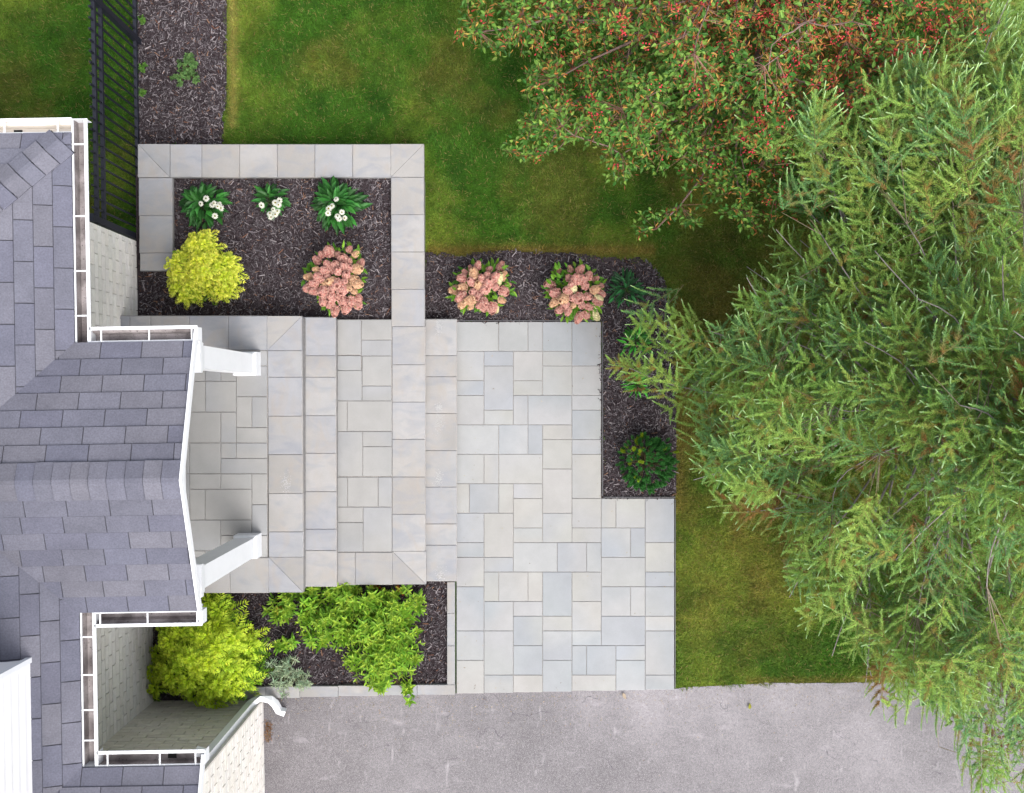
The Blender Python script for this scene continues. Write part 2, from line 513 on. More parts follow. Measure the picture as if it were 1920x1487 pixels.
# driveway
g = Geo()
top = [(470, 1303), (860, 1301), (1262, 1293), (1300, 1289), (1400, 1284), (1520, 1281), (1700, 1280), (2300, 1281)]
NXd = 120
pxs = np.linspace(470, 3600, 260)
tyy = np.interp(pxs, [p[0] for p in top], [p[1] for p in top]) + (fnoise(pxs, pxs * 0, 0.05, 5) - .5) * 8 * (pxs > 1275)
rows = []
for t in np.linspace(0, 1, 30):
    yy = tyy * (1 - t) + 3600 * t
    rows.append(PA(pxs, yy, 0.0))
R = np.stack(rows); R[..., 2] = -0.006 + 0.0 * R[..., 0]
R[0, :, 2] = -0.02
idx = np.arange(R.shape[0] * R.shape[1]).reshape(R.shape[:2])
fade = fnoise(R[..., 0], R[..., 1], 0.6, 31, 4)
cc = mixc(srgb(122, 119, 122), srgb(160, 156, 160), ((fade - .3) * 2.2).clip(0, 1))
lx = ((R[..., 0] + 2.9) / 1.6).clip(0, 1)
cc = mixc(srgb(112, 108, 111), cc, lx)
g.add(R.reshape(-1, 3), [np.stack([idx[:-1, :-1], idx[1:, :-1], idx[1:, 1:], idx[:-1, 1:]], -1).reshape(-1, 4)], cc.reshape(-1, 3))
tag(g.build('driveway', M['asphalt']), 'weathered grey asphalt driveway along the bottom', kind='structure')

# ---- patio pavers
PAV = '''0,0,3,2 3,0,5,2 5,0,6,2 6,0,8,2b 8,0,10,3b 0,2,2,4w 2,2,4,3b 4,2,6,4w 6,2,8,3w 2,3,4,6b 6,3,8,5w 8,3,10,5w 0,4,2,5b 4,4,6,5w 0,5,2,7 4,5,5,7b 5,5,8,7b
8,5,10,6 8,6,10,8b 2,6,4,7w 0,7,3,9 3,7,5,9b 5,7,6,9b 6,7,8,8w 6,8,8,10w 8,8,10,9b 8,9,10,12 0,9,2,11w 2,9,3,11 3,9,6,11w 6,10,8,13w 0,11,1,13w 1,11,3,13b 3,11,4,13w
4,11,6,12w 4,12,6,14w 8,12,10,14w 10,12,11,14w 11,12,13,14 13,12,15,15 10,14,12,16 12,14,13,16b 13,15,15,17w 10,16,13,18 13,17,15,18b 10,18,12,20b 12,18,13,20 13,18,15,20
10,20,13,22b 13,20,15,21 13,21,15,24b 13,24,15,25 11,22,13,23b 11,23,13,25b 0,13,2,15 0,15,2,16b 0,16,2,18w 0,18,2,21b 0,21,2,23b 0,23,2,25w 2,13,4,16w 2,16,4,17b 2,17,3,19w
3,17,5,19w 5,17,6,19w 2,19,4,21b 2,21,4,24 2,24,4,25b 4,14,6,15w 4,15,7,17 6,13,8,15w 7,15,9,17 9,15,10,17b 8,14,10,15w 6,17,8,20b 8,17,10,19w 8,19,10,21 8,21,10,22
8,22,9,24b 9,22,11,24b 8,24,11,25w 4,19,6,20 4,20,6,22 4,22,6,24b 4,24,6,25w 6,20,8,21 6,21,8,23 6,23,8,25b'''
PC = {'w': srgb(204, 203, 200, .69), 'n': srgb(200, 201, 202, .69), 'b': srgb(191, 195, 200, .69)}


def paver_color(k):
    c = PC[k] * random.uniform(0.95, 1.04)
    return c * np.array([random.uniform(.985, 1.015), 1, random.uniform(.98, 1.02)])


def soft_paver(g, x0, y0, x1, y1, z, col, col2, ch=0.004, thick=0.05, jit=0.0008):
    """chamfered paver with a blended second tone running across it"""
    if x0 > x1: x0, x1 = x1, x0
    if y0 > y1: y0, y1 = y1, y0
    k = 5
    a = np.linspace(0, 1, k)
    ox = x0 + (x1 - x0) * a; oy = y0 + (y1 - y0) * a
    ix = ox.copy(); iy = oy.copy(); ix[0] += ch; ix[-1] -= ch; iy[0] += ch; iy[-1] -= ch
    XX, YY = np.meshgrid(ix, iy)
    ph = random.uniform(0, TAU); off = random.uniform(0.3, .8)
    tt = ((XX - x0) / (x1 - x0) - .5) * math.cos(ph) + ((YY - y0) / (y1 - y0) - .5) * math.sin(ph)
    m = (tt * 1.3 + off + (fnoise(XX, YY, 6, 11, 2) - .5) * 0.8).clip(0, 1)
    zz = z + random.uniform(-jit, jit) + 0 * XX
    cols = mixc(col, col2, m)
    id_ = np.arange(k * k).reshape(k, k)
    g.add(np.stack([XX, YY, zz], -1).reshape(-1, 3), [np.stack([id_[:-1, :-1], id_[:-1, 1:], id_[1:, 1:], id_[1:, :-1]], -1).reshape(-1, 4)], cols.reshape(-1, 3))
    c = (np.asarray(col) + col2) / 2
    zi = float(zz[0, 0])
    V = [(x0 + ch, y0 + ch, zi), (x1 - ch, y0 + ch, zi), (x1 - ch, y1 - ch, zi), (x0 + ch, y1 - ch, zi),
         (x0, y0, zi - ch), (x1, y0, zi - ch), (x1, y1, zi - ch), (x0, y1, zi - ch),
         (x0, y0, z - thick), (x1, y0, z - thick), (x1, y1, z - thick), (x0, y1, z - thick)]
    fs = []
    for i in range(4):
        j = (i + 1) % 4
        fs += [[4 + i, 4 + j, j, i], [8 + i, 8 + j, 4 + j, 4 + i]]
    g.add(V, fs, c)


g = Geo()
GX = lambda i: 856 if i == 0 else (852.5 + 27.45 * i)
GY = lambda j: 603.3 + 27.57 * j
cover = np.zeros((26, 16), int)
J = 0.0022
for tok in PAV.split():
    k = tok[-1] if tok[-1] in 'wb' else 'n'
    i0, j0, i1, j1 = [int(v) for v in tok.rstrip('wb').split(',')]
    cover[j0:j1, i0:i1] += 1
    x0, y0, _ = P(GX(i0), GY(j0)); x1, y1, _ = P(GX(i1), GY(j1))
    if j1 == 25:
        y1 = P(0, 1301 - (GX(i1) - 856) * 0.02)[1]
    alt = paver_color(random.choice('wnb' if k == 'n' else ('wn' if k == 'w' else 'bn')))
    soft_paver(g, x0 + J, y0 - J, x1 - J, y1 + J, 0.012, paver_color(k), alt)
bad = [(j, i) for j in range(25) for i in range(15) if cover[j, i] != 1 and not (i >= 10 and j < 12)]
print('PAVER COVER ISSUES', bad)
patio = g.build('patio', M['paver'])
tag(patio, 'pale grey and cream square-cut paver patio', kind='structure')
g = Geo()
a = P(856, 604); b_ = P(1127, 604); c_ = P(1127, 935); d_ = P(1264, 935); e_ = P(1264, 1291); f_ = P(856, 1300)
g.prism([(p[0], p[1]) for p in (a, f_, e_, d_, c_, b_)], -0.05, 0.0035)
tag(g.build('patio_bed', M['joint']), 'sand bedding showing in the patio joints', kind='structure')

# ---- mulch beds


def sheet(name, poly, z, label, bump=0.02, ext=0.0):
    P2 = np.array([P(x, y, z)[:2] for x, y in poly])
    x0, y0 = P2.min(0); x1, y1 = P2.max(0)
    y1 = min(y1, 6.0)
    n = int((x1 - x0) / 0.018) + 2; m = int((y1 - y0) / 0.018) + 2
    XX, YY = np.meshgrid(np.linspace(x0, x1, n), np.linspace(y0, y1, m))
    ins = inpoly(XX + ext * (fnoise(XX, YY, 7, 2) - .5) * 0.14, YY + ext * (fnoise(XX, YY, 7, 77) - .5) * 0.14, [tuple(p) for p in P2])
    # distance-like falloff at the border so the mound meets its surroundings
    ZZ = z + bump * (fnoise(XX, YY, 3, 8) - .5)
    id_ = np.arange(n * m).reshape(m, n)
    q = np.stack([id_[:-1, :-1], id_[:-1, 1:], id_[1:, 1:], id_[1:, :-1]], -1)
    keep = ins[:-1, :-1] | ins[:-1, 1:] | ins[1:, 1:] | ins[1:, :-1]
    g = Geo(); g.add(np.stack([XX, YY, ZZ], -1).reshape(-1, 3), [q[keep]])
    return tag(g.build(name, M['soil'], smooth=True), label, kind='structure')


BED_P = [(261, 331), (734, 331), (734, 600), (261, 596)]
BED_L = [(278, 1112), (566, 1100), (840, 1086), (840, 1288), (500, 1290), (494, 1312), (278, 1312)]
STRIP_IN = [(257, -700), (424, -700), (424, 0), (425, 100), (421, 200), (416, 272), (257, 272)]
ZB = {'P': 0.27, 'R': -0.004, 'S': 0.0, 'L': 0.01}
sheet('planter_soil', [(255, 325), (740, 325), (740, 606), (255, 600)], ZB['P'], 'dark mulch floor of the raised stone planter')
sheet('mulch_bed', BED_R, ZB['R'], 'dark mulch bed wrapping the top and right of the patio', 0.02, 1.0)
sheet('mulch_bed', STRIP_IN, ZB['S'], 'dark mulch strip between the black fence and the lawn', 0.02, 1.0)
sheet('mulch_bed', [(278, 1085), (566, 1085), (843, 1074), (843, 1288), (500, 1292), (490, 1318), (278, 1318)], ZB['L'] - 0.012, 'dark mulch bed below the porch holding the yellow and green shrubs', 0.01)


def chips(name, poly, z, dens, label, pale=0.35, extra=None):
    P2 = np.array([P(x, y, z)[:2] for x, y in poly])
    x0, y0 = P2.min(0); x1, y1 = P2.max(0)
    y1 = min(y1, 5.6)
    n = int((x1 - x0) * (y1 - y0) * dens)
    x = U(x0, x1, n); y = U(y0, y1, n)
    jx = x + (fnoise(x, y, 9, 2) - .5) * 0.14; jy = y + (fnoise(x, y, 9, 77) - .5) * 0.14
    inner = inpoly(jx if extra else x, jy if extra else y, [tuple(p) for p in P2])
    x = x[inner]; y = y[inner]; n = len(x)
    L = rng.gamma(4.5, 0.0068, n).clip(0.012, 0.07); W = U(0.0035, 0.0095, n); T = U(0.0015, 0.004, n)
    big_ = U(0, 1, n) < 0.05
    L = np.where(big_, U(0.04, 0.085, n), L); W = np.where(big_, U(0.009, 0.016, n), W)
    az = U(0, TAU, n); tl = rng.normal(size=n) * 0.22
    D = np.stack([np.cos(az) * np.cos(tl), np.sin(az) * np.cos(tl), np.sin(tl)], -1)
    S = unit(np.cross(D, UPV + rng.normal(size=(n, 3)) * 0.3)); Nn = np.cross(S, D)
    c0 = np.stack([x, y, z + 0.006 + U(0, .016, n)], -1)
    V = []
    for a, b, c in ((-1, -1, -1), (1, -.7, -1), (1, .7, -1), (-1, 1, -1), (-.95, -.8, 1), (.9, -.5, 1), (.9, .5, 1), (-.95, .8, 1)):
        V.append(c0 + D * (a * L * .5)[:, None] + S * (b * W * .5)[:, None] + Nn * (c * T * .5)[:, None])
    V = np.stack(V, 1).reshape(-1, 3); i = np.arange(n)[:, None] * 8
    fs = [i + np.array([f]) for f in ([4, 5, 6, 7], [0, 1, 5, 4], [1, 2, 6, 5], [2, 3, 7, 6], [3, 0, 4, 7])]
    base = mixc(srgb(70, 65, 68), srgb(116, 110, 114), U(0, 1, n))
    pal = mixc(srgb(122, 114, 119), srgb(172, 164, 166), U(0, 1, n) ** 1.6)
    dk = mixc(srgb(40, 33, 37), srgb(60, 48, 50), U(0, 1, n))
    dens_n = fnoise(x, y, 2.0, 14)
    isp = U(0, 1, n) < pale * (0.6 + 0.9 * dens_n)
    col = np.where(isp[:, None], pal, base)
    isd = U(0, 1, n) < 0.35
    col = np.where((isd & ~isp)[:, None], dk, col)
    br = U(0, 1, n) < 0.05
    col = np.where(br[:, None], mixc(srgb(150, 120, 100), srgb(120, 84, 70), U(0, 1, n)), col)
    g = Geo(); g.add(V, fs, np.repeat(col, 8, 0))
    return tag(g.build(name, M['chips']), label, kind='stuff')


chips('bark_chips', [(262, 334), (733, 334), (733, 599), (262, 593)], ZB['P'], 3000, 'shredded bark chips inside the raised stone planter', 0.18)
chips('bark_chips', BED_R, ZB['R'], 3000, 'shredded bark chips around the patio corner', 0.22, True)
chips('bark_chips', STRIP_IN, ZB['S'], 3000, 'shredded bark chips beside the black fence', 0.24, True)
chips('bark_chips', BED_L, ZB['L'] - 0.012, 2600, 'shredded bark chips in the bed below the porch', 0.18)

# ---- lawn blades
n = 900000
x = U(-6.9, 6.9, n); y = U(-3.6, 5.3, n)
px = CX + x * F / H; py = CY - y * F / H
jx = px + (fnoise(x, y, 8, 2) - .5) * 16 + rng.normal(size=n) * 2; jy = py + (fnoise(x, y, 8, 55) - .5) * 16 + rng.normal(size=n) * 2
drive = np.interp(px, [p[0] for p in top], [p[1] for p in top])
keep = ~inpoly(jx, jy, BED_R) & ~inpoly(jx, jy, STRIP)
keep &= ~((px < 803) & (py > 268) & (px > 250))
keep &= ~((px < 803) & (py > 420))
keep &= ~((px > 790) & (px < 1128) & (py > 590))
keep &= ~((px > 1120) & (px < 1266) & (py > 930))
keep &= jy < drive - 3 + (px > 1270) * 3
keep &= ~((px < 250) & (py > 500))
keep &= fnoise(x, y, 6, 90, 3) > 0.18
x = x[keep]; y = y[keep]; n = len(x)
az = U(0, TAU, n) * 0.55 + fnoise(x, y, 4.0, 5, 3) * TAU * 2.2
tilt = U(0.25, 1.25, n)
L = U(0.025, 0.065, n); W = U(0.0018, 0.0036, n)
D = np.stack([np.cos(az) * np.sin(tilt), np.sin(az) * np.sin(tilt), np.cos(tilt)], -1)
S = np.stack([-np.sin(az), np.cos(az), 0 * az], -1)
b0 = np.stack([x, y, -0.03 + 0.012 * fnoise(x, y, 2.5, 3)], -1)
mid = b0 + D * (L * .55)[:, None]
D2 = D.copy(); D2[:, 2] -= 0.5; D2 = unit(D2)
V = np.stack([b0 - S * W[:, None], b0 + S * W[:, None], mid + S * W[:, None] * .8, mid - S * W[:, None] * .8, mid + D2 * (L * .45)[:, None]], 1).reshape(-1, 3)
i = np.arange(n)[:, None] * 5
col = jitcol(grass_col(x, y, n), n, 0.10, 0.24) * (0.62 + 0.76 * fnoise(x, y, 11, 17, 3))[:, None]
dry = U(0, 1, n) < 0.06
col[dry] = mixc(srgb(170, 158, 96), srgb(150, 124, 76), U(0, 1, dry.sum()))
g = Geo(); g.add(V, [i + np.array([[0, 1, 2, 3]]), i + np.array([[3, 2, 4]])], np.repeat(col, 5, 0))
tag(g.build('grass', M['blade']), 'short mown grass blades of the lawn', kind='stuff')

# =================================================================== STONE: planter wall, steps, porch
Z1, Z2, Z3, Z4 = 0.18, 0.35, 0.525, 0.70
SC = [srgb(200, 201, 206, .64), srgb(206, 203, 200, .64), srgb(197, 194, 191, .64), srgb(203, 203, 204, .64), srgb(211, 209, 208, .64)]


JR = []


def slabs(g, rects, z, ch=0.006, thick=0.055, j=0.0012, cols=None, warm=None):
    for r in rects:
        x0, y0, _ = P(r[0], r[1], z); x1, y1, _ = P(r[2], r[3], z)
        JR.append((x0 + .004, y1 + .004, x1 - .004, y0 - .004, z - 0.011 - 0.0002 * (len(JR) % 9)))
        c = random.choice(cols or SC) * random.uniform(.94, 1.03); c2 = random.choice(cols or SC)
        soft_paver(g, x0 + j, y0 - j, x1 - j, y1 + j, z, c, c2, ch, thick, 0.001)


def mitre(g, x0, y0, x1, y1, z, corner):
    """corner cap cut on the diagonal into two stones; corner pixel rect; diagonal 'tl' (top-left to bottom-right) or 'tr'"""
    a = P(x0, y0, z); b = P(x1, y1, z)
    xa, ya, xb, yb = a[0], a[1], b[0], b[1]
    e = 0.0010
    if corner == 'tl':
        t1 = [(xa + e * 3, ya - e), (xb - e, yb + e * 3), (xb - e, ya - e)]
        t2 = [(xa + e, ya - e * 3), (xa + e, yb + e), (xb - e * 3, yb + e)]
    else:
        t1 = [(xa + e, ya - e), (xa + e, yb + e * 3), (xb - e * 3, ya - e)]
        t2 = [(xb - e, ya - e * 3), (xa + e * 3, yb + e), (xb - e, yb + e)]
    for t in (t1, t2):
        # orient counter-clockwise
        ar = sum(t[i][0] * t[(i + 1) % 3][1] - t[(i + 1) % 3][0] * t[i][1] for i in range(3))
        if ar < 0: t = t[::-1]
        g.prism(t, z - 0.055, z, random.choice(SC) * random.uniform(.95, 1.03))


planter = thing('planter_wall', P(530, 300, 0), 'low pale stone planter wall enclosing the upper mulch bed', 'planter wall')
PL = planter.location
g = Geo()
xsj = [318.5, 378, 449, 519.5, 590, 661, 733]
slabs(g, [(xsj[i], 270, xsj[i + 1], 332.5) for i in range(6)], Z2)
slabs(g, [(259.5, 333, 323, 404), (260.5, 404, 323.5, 474.4), (262, 474.4, 324, 508)], Z2)
slabs(g, [(732.8, 332, 795, 402), (733, 402, 795.5, 472), (733.2, 472, 796, 542), (733.5, 542, 796.5, 612)], Z2)
mitre(g, 258.5, 270, 318.5, 332.5, Z2, 'tl')
mitre(g, 733, 270, 795, 332, Z2, 'tr')
g.build('coping', M['slab'], planter, PL)
g = Geo()
rc = srgb(150, 148, 148)


def under(g, x0, y0, x1, y1, ztop, inset=0.03, z0=-0.05):
    a = P(x0, y0, ztop); b = P(x1, y1, ztop)
    g.box(a[0] + inset, b[1] + inset, z0, b[0] - inset, a[1] - inset, ztop - 0.056, rc, 0)


under(g, 258, 270, 795, 333, Z2); under(g, 258, 333 - 12, 323, 508, Z2, 0.03, -0.04); under(g, 733, 333 - 12, 796, 606, Z2, 0.03, -0.045)
g.build('wall_block', M['riser'], planter, PL)

JR_START = len(JR)
steps = thing('porch_steps', P(700, 850, 0), 'pale stone entrance steps and porch floor leading up to the columns', 'steps')
SL = steps.location
z8 = lambda x: 480 + x / 2.7525
w8 = lambda y: 580 + y / 2.7525
# lowest tread
g = Geo()
ys1 = [598, 666.5, 706, 775, 844.5, 913, 982, 1022, 1090]
slabs(g, [(794, ys1[i], 856.5, ys1[i + 1]) for i in range(8)], Z1)
g.build('tread', M['slab'], steps, SL)
# landing: coping and field
g = Geo()
ys2 = [612, 683.5, 753.6, 823.4, 894, 964, 1034]
slabs(g, [(735, ys2[i], 797.5, ys2[i + 1]) for i in range(6)], Z2)
mitre(g, 736, 1034, 799, 1096, Z2, 'tl')
slabs(g, [(632, 1035.5, 666, 1097), (666, 1035.5, 736, 1096.5)], Z2)
g.build('coping', M['slab'], steps, SL)
g = Geo()
fld = [(412, 52, 543, 235), (543, 52, 700, 158), (543, 158, 700, 240), (412, 238, 543, 315), (412, 315, 547, 472), (547, 240, 700, 395), (547, 395, 700, 472), (412, 472, 470, 630),
       (470, 472, 702, 630), (412, 630, 550, 863), (550, 630, 702, 708), (550, 708, 702, 863), (412, 865, 472, 1020), (472, 865, 630, 1020), (630, 865, 702, 1020), (412, 1020, 552, 1100),
       (412, 1100, 552, 1252), (552, 1020, 706, 1252)]
FC = [srgb(194, 194, 193, .67), srgb(199, 198, 196, .67), srgb(189, 190, 192, .69), srgb(197, 196, 194, .67)]
slabs(g, [(z8(a) - (4 if a == 412 else 0), w8(b), min(z8(c), 735), w8(d)) for a, b, c, d in fld], Z2 - 0.002, 0.004, cols=FC, j=0.0025)
g.build('landing_pavers', M['paver'], steps, SL)
# upper tread
g = Geo()
ys3 = [594.5, 666.5, 707, 779, 849.6, 921.5, 992, 1032, 1100]
slabs(g, [(563, ys3[i], 629.2 + i * .25, ys3[i + 1]) for i in range(8)], Z3)
g.build('tread', M['slab'], steps, SL)
# porch floor
g = Geo()
ys4 = [657, 707, 780, 852, 925, 997, 1045]
slabs(g, [(501.5 + i * .4, ys4[i], 566 + i * .5, ys4[i + 1]) for i in range(6)], Z4)
mitre(g, 501, 592.5, 566, 657, Z4, 'tr')
mitre(g, 504, 1045, 569, 1111, Z4, 'tl')
xs4 = [210, 243, 282, 355, 428, 501]
slabs(g, [(xs4[i], 592, xs4[i + 1], 656.5) for i in range(5)], Z4)
slabs(g, [(xs4[i] + 3, 1045.5, xs4[i + 1] + 3, 1112) for i in range(5)], Z4)
g.build('coping', M['slab'], steps, SL)
g = Geo()
fx = lambda i: 326.5 + 29.1 * i
fy = lambda j: 657 + 28.9 * j
fl2 = '0,0,2,2 2,0,3,2 3,0,4,2 4,0,6,1 4,1,6,3 2,2,4,4 0,2,2,4 4,3,5,5 5,3,6,5 0,4,3,6 3,4,4,6 4,5,6,6 3,6,4,7 4,6,6,7 1,6,3,8 3,7,6,8 0,6,1,8 1,8,3,9 3,8,5,9 5,8,6,10 1,9,2,11 2,9,5,11 5,10,6,12 0,8,1,11 0,11,3,13 3,11,5,12 3,12,6,14 0,13,2,14'
# '2,13' strip filled below
rects = []
cov = np.zeros((14, 6), int)
for tok in fl2.split():
    a, b, c, d = [int(v) for v in tok.split(',')]
    if cov[b:d, a:c].any(): continue
    cov[b:d, a:c] = 1
    rects.append((a, b, c, d))
for b in range(14):
    for a in range(6):
        if not cov[b, a]:
            c = a + 1
            while c < 6 and not cov[b, c] and c - a < 2: c += 1
            cov[b, a:c] = 1; rects.append((a, b, c, b + 1))
slabs(g, [(fx(a), fy(b), min(fx(c), 502), min(fy(d), 1045)) for a, b, c, d in rects], Z4 - 0.002, 0.004, cols=[c * 1.05 for c in FC], j=0.0025)
x0, y0, _ = P(200, 656, Z4); x1, y1, _ = P(327, 1046, Z4)
for k in range(5):
    ya = y0 + (y1 - y0) * k / 5; yb = y0 + (y1 - y0) * (k + 1) / 5
    soft_paver(g, x0, ya - .003, x1 - .003, yb + .003, Z4 - 0.002, FC[0], FC[1])
g.build('porch_pavers', M['paver'], steps, SL)
g = Geo()
for (a_, b_, c_, d_, z_) in JR[JR_START:]:
    g.add([(a_ - .006, b_ - .006, z_), (c_ + .006, b_ - .006, z_), (c_ + .006, d_ + .006, z_), (a_ - .006, d_ + .006, z_)], [[0, 1, 2, 3]])
g.build('joint_sand', M['joint'], steps, SL)
# masonry under each level
g = Geo()
under(g, 700, 598, 857, 1090, Z1, 0.022, -0.05)
under(g, 540, 600, 799, 1097, Z2, 0.022, -0.052)
under(g, 480, 595, 631, 1101, Z3, 0.02, -0.054)
under(g, 205, 592, 569, 1112, Z4, 0.018, -0.056)
g.build('riser', M['riser'], steps, SL)

g = Geo()
for (sx_, sy_, rx_, ry_, zz_) in ((822, 614, 4, 9, Z1), (823, 764, 4, 4, Z1), (824, 793, 6, 12, Z1), (823, 898, 5, 8, Z1), (827, 1078, 7, 9, Z1), (536, 908, 6, 12, Z4)):
    m = 200
    c0 = PA(sx_ + rng.normal(size=m) * rx_ * .8, sy_ + rng.normal(size=m) * ry_ * .8, zz_ + 0.0022 + U(0, 0.002, m))
    a = U(0, TAU, m); r_ = U(0.0012, 0.0042, m)
    V = np.stack([c0 + np.stack([np.cos(a + q) * r_ * k_, np.sin(a + q) * r_, 0 * a], -1) for q, k_ in ((0, 1.3), (1.6, 1), (3.0, 1.2), (4.6, .9))], 1).reshape(-1, 3)
    g.add(V, [np.arange(m)[:, None] * 4 + np.array([[0, 1, 2, 3]])], srgb(216, 216, 216, .85))
tag(g.build('mineral_stain', M['paver'], steps, SL), kind='stuff')

# curb round the lower bed
curb = thing('bed_curb', P(845, 1290, 0), 'narrow pale stone curb edging the bed below the steps', 'curb')
g = Geo()
zc = 0.05
slabs(g, [(838, 1091, 853, 1150), (838, 1150, 853, 1211), (838, 1211, 853, 1284)], zc, 0.004, 0.1)
slabs(g, [(782, 1284, 853.5, 1303), (710, 1284.5, 782, 1304), (634, 1285.5, 710, 1305.5), (562, 1286.5, 634, 1307), (498, 1287.5, 562, 1309), (455, 1288, 498, 1311)], zc, 0.004, 0.1)
g.build('coping', M['slab'], curb, curb.location)

# dark metal edging
edg = thing('metal_edging', P(1128, 800, 0), 'thin dark metal edging strip between patio and mulch', 'edging')


def strip(g, pts, z0, z1, w=0.004):
    for (a, b) in zip(pts[:-1], pts[1:]):
        a = np.array(P(*a)[:2]); b = np.array(P(*b)[:2]); d = b - a; d /= np.linalg.norm(d); s = np.array([-d[1], d[0]]) * w
        g.prism([tuple(a - s), tuple(b - s), tuple(b + s), tuple(a + s)], z0, z1)


g = Geo()
strip(g, [(862, 601.3), (1120, 601.3)], -0.03, 0.026)
strip(g, [(1129.6, 604), (1129.6, 930)], -0.03, 0.027)
strip(g, [(1131, 932), (1266, 932)], -0.03, 0.026)
strip(g, [(1266, 936), (1265.6, 1289)], -0.03, 0.018, 0.003)
g.build('edging_strip', M['edging'], edg, edg.location)

# =================================================================== HOUSE (local frame turned 1 degree)
RZ = 0.0172
ca, sa = math.cos(RZ), math.sin(RZ)


def toh(x, y):          # world -> house frame
    return (x * ca + y * sa, -x * sa + y * ca)


house = thing('house', (0, 0, 0), 'white brick house with grey shingle roofs, gutters and a columned porch', 'house', rz=RZ)
ZE, PM = 2.90, 0.33
UE, URK = -3.54, -2.57
VN, VPN, VPS, VG = 2.204, 0.498, -1.694, -2.95
VR = (VPN + VPS) / 2
EXP = 0.143 / math.sqrt(1 + PM * PM)
TAB = 0.333


def clip(poly, a, b, c):
    """keep a*x+b*y<=c"""
    out = []
    n = len(poly)
    for i in range(n):
        p = poly[i]; q = poly[(i + 1) % n]
        dp = a * p[0] + b * p[1] - c; dq = a * q[0] + b * q[1] - c
        if dp <= 0: out.append(p)
        if (dp < 0 < dq) or (dq < 0 < dp):
            t = dp / (dp - dq)
            out.append((p[0] + t * (q[0] - p[0]), p[1] + t * (q[1] - p[1])))
    return out


SHC = [srgb(133, 134, 150), srgb(141, 141, 155), srgb(147, 146, 157), srgb(131, 132, 151), srgb(137, 138, 153), srgb(144, 143, 154), srgb(129, 131, 150)]
SHK = 0.66


_m = sum(SHC) / len(SHC)
SHC = [_m + (c - _m) * 0.6 for c in SHC]


def shingle_plane(g, gu, halfs, origin, along, inward, a0, a1, rows, zf, off=0.0):
    """halfs: list of half-planes (a,b,c) in plan; origin point on eave; along/inward unit plan vectors"""
    ox, oy = origin
    def pt(s, r): return (ox + along[0] * s + inward[0] * r, oy + along[1] * s + inward[1] * r)
    big = [pt(a0, -0.012), pt(a1, -0.012), pt(a1, rows * EXP), pt(a0, rows * EXP)]
    if (along[0] * inward[1] - along[1] * inward[0]) < 0: big = big[::-1]
    base = big
    for h in halfs: base = clip(base, *h)
    if len(base) > 2:
        # deck under the shingles
        n = len(base)
        V = [(p[0], p[1], zf(p) - 0.001) for p in base] + [(p[0], p[1], zf(p) - 0.05) for p in base]
        fs = [list(range(n)), list(range(2 * n - 1, n - 1, -1))] + [[i, n + i, n + (i + 1) % n, (i + 1) % n] for i in range(n)]
        gu.add(V, fs)
    for r in range(rows):
        r0 = r * EXP + (-0.012 if r == 0 else 0.0018); r1 = (r + 1) * EXP - 0.0005
        sh = off + (r % 2) * TAB * 0.5 + random.uniform(-.012, .012) + (r // 2 % 3) * 0.05
        k0 = int(math.floor((a0 - sh) / TAB)); k1 = int(math.ceil((a1 - sh) / TAB))
        for k in range(k0, k1 + 1):
            s0 = sh + k * TAB + 0.0042; s1 = s0 + TAB - 0.0084
            poly = [pt(s0, r0), pt(s1, r0), pt(s1, r1), pt(s0, r1)]
            if (along[0] * inward[1] - along[1] * inward[0]) < 0: poly = poly[::-1]
            for h in halfs:
                poly = clip(poly, *h)
                if len(poly) < 3: break
            if len(poly) < 3: continue
            c = random.choice(SHC) * random.uniform(.94, 1.05) * SHK
            top_, bot = [], []
            for p in poly:
                rr = (p[0] - ox) * inward[0] + (p[1] - oy) * inward[1]
                t = (rr - r0) / (r1 - r0)
                zz = zf(p)
                top_.append((p[0], p[1], zz + 0.0085 * (1 - t) + 0.002)); bot.append((p[0], p[1], zz - 0.002))
            n = len(top_)
            cc = np.tile(c, (2 * n, 1)); 
            # factory blend: darker granules toward one end of some tabs
            if random.random() < 0.45:
                q = random.randrange(n)
                cc[q] *= 0.9; cc[(q + 1) % n] *= 0.94
            g.add(top_ + bot, [list(range(n))] + [[i, n + i, n + (i + 1) % n, (i + 1) % n] for i in range(n)], cc)


def zmain(p): return ZE + PM * (UE - p[0])
def znorth(p): return ZE + PM * (VN - p[1])
def zpn(p): return ZE + PM * (VPN - p[1])
def zps(p): return ZE + PM * (p[1] - VPS)
def zg(p): return ZE + PM * (VG - p[1])


DM = 3.0   # main roof half-depth
# dormer (upper storey) footprint corner
DU, DV = toh(*P(54, 1238, 3.02)[:2])
# main roof, east plane (two convex pieces) and north hip plane
g = Geo(); gu = Geo()
S2 = 1
shingle_plane(g, gu, [(1, 0, UE), (-1, 1, -UE + VN if False else (VN - UE)), (1, -1, UE - VPN), (0, -1, -VR), (-1, 0, -(UE - DM))],
              (UE, 0), (0, 1), (-1, 0), -3, 4, 23, zmain, 0.1)
shingle_plane(g, gu, [(1, 0, UE), (0, 1, VR), (1, 1, UE + VPS), (1, -1, UE - VG), (-1, 0, -(UE - DM)), (0, -1, 7.5)],
              (UE, 0), (0, 1), (-1, 0), -7.6, 1, 23, zmain, 0.1)
shingle_plane(g, gu, [(0, 1, VN), (1, -1, UE - VN), (-1, 0, 8.0), (-1, -1, (2 * DM - UE) - VN + 0.0), ],
              (0, VN), (1, 0), (0, -1), -9, -3, 23, znorth, 0.05)
roof = g.build('roof', M['shingle'], house)
gu.build('roof_deck', M['underlay'], roof)


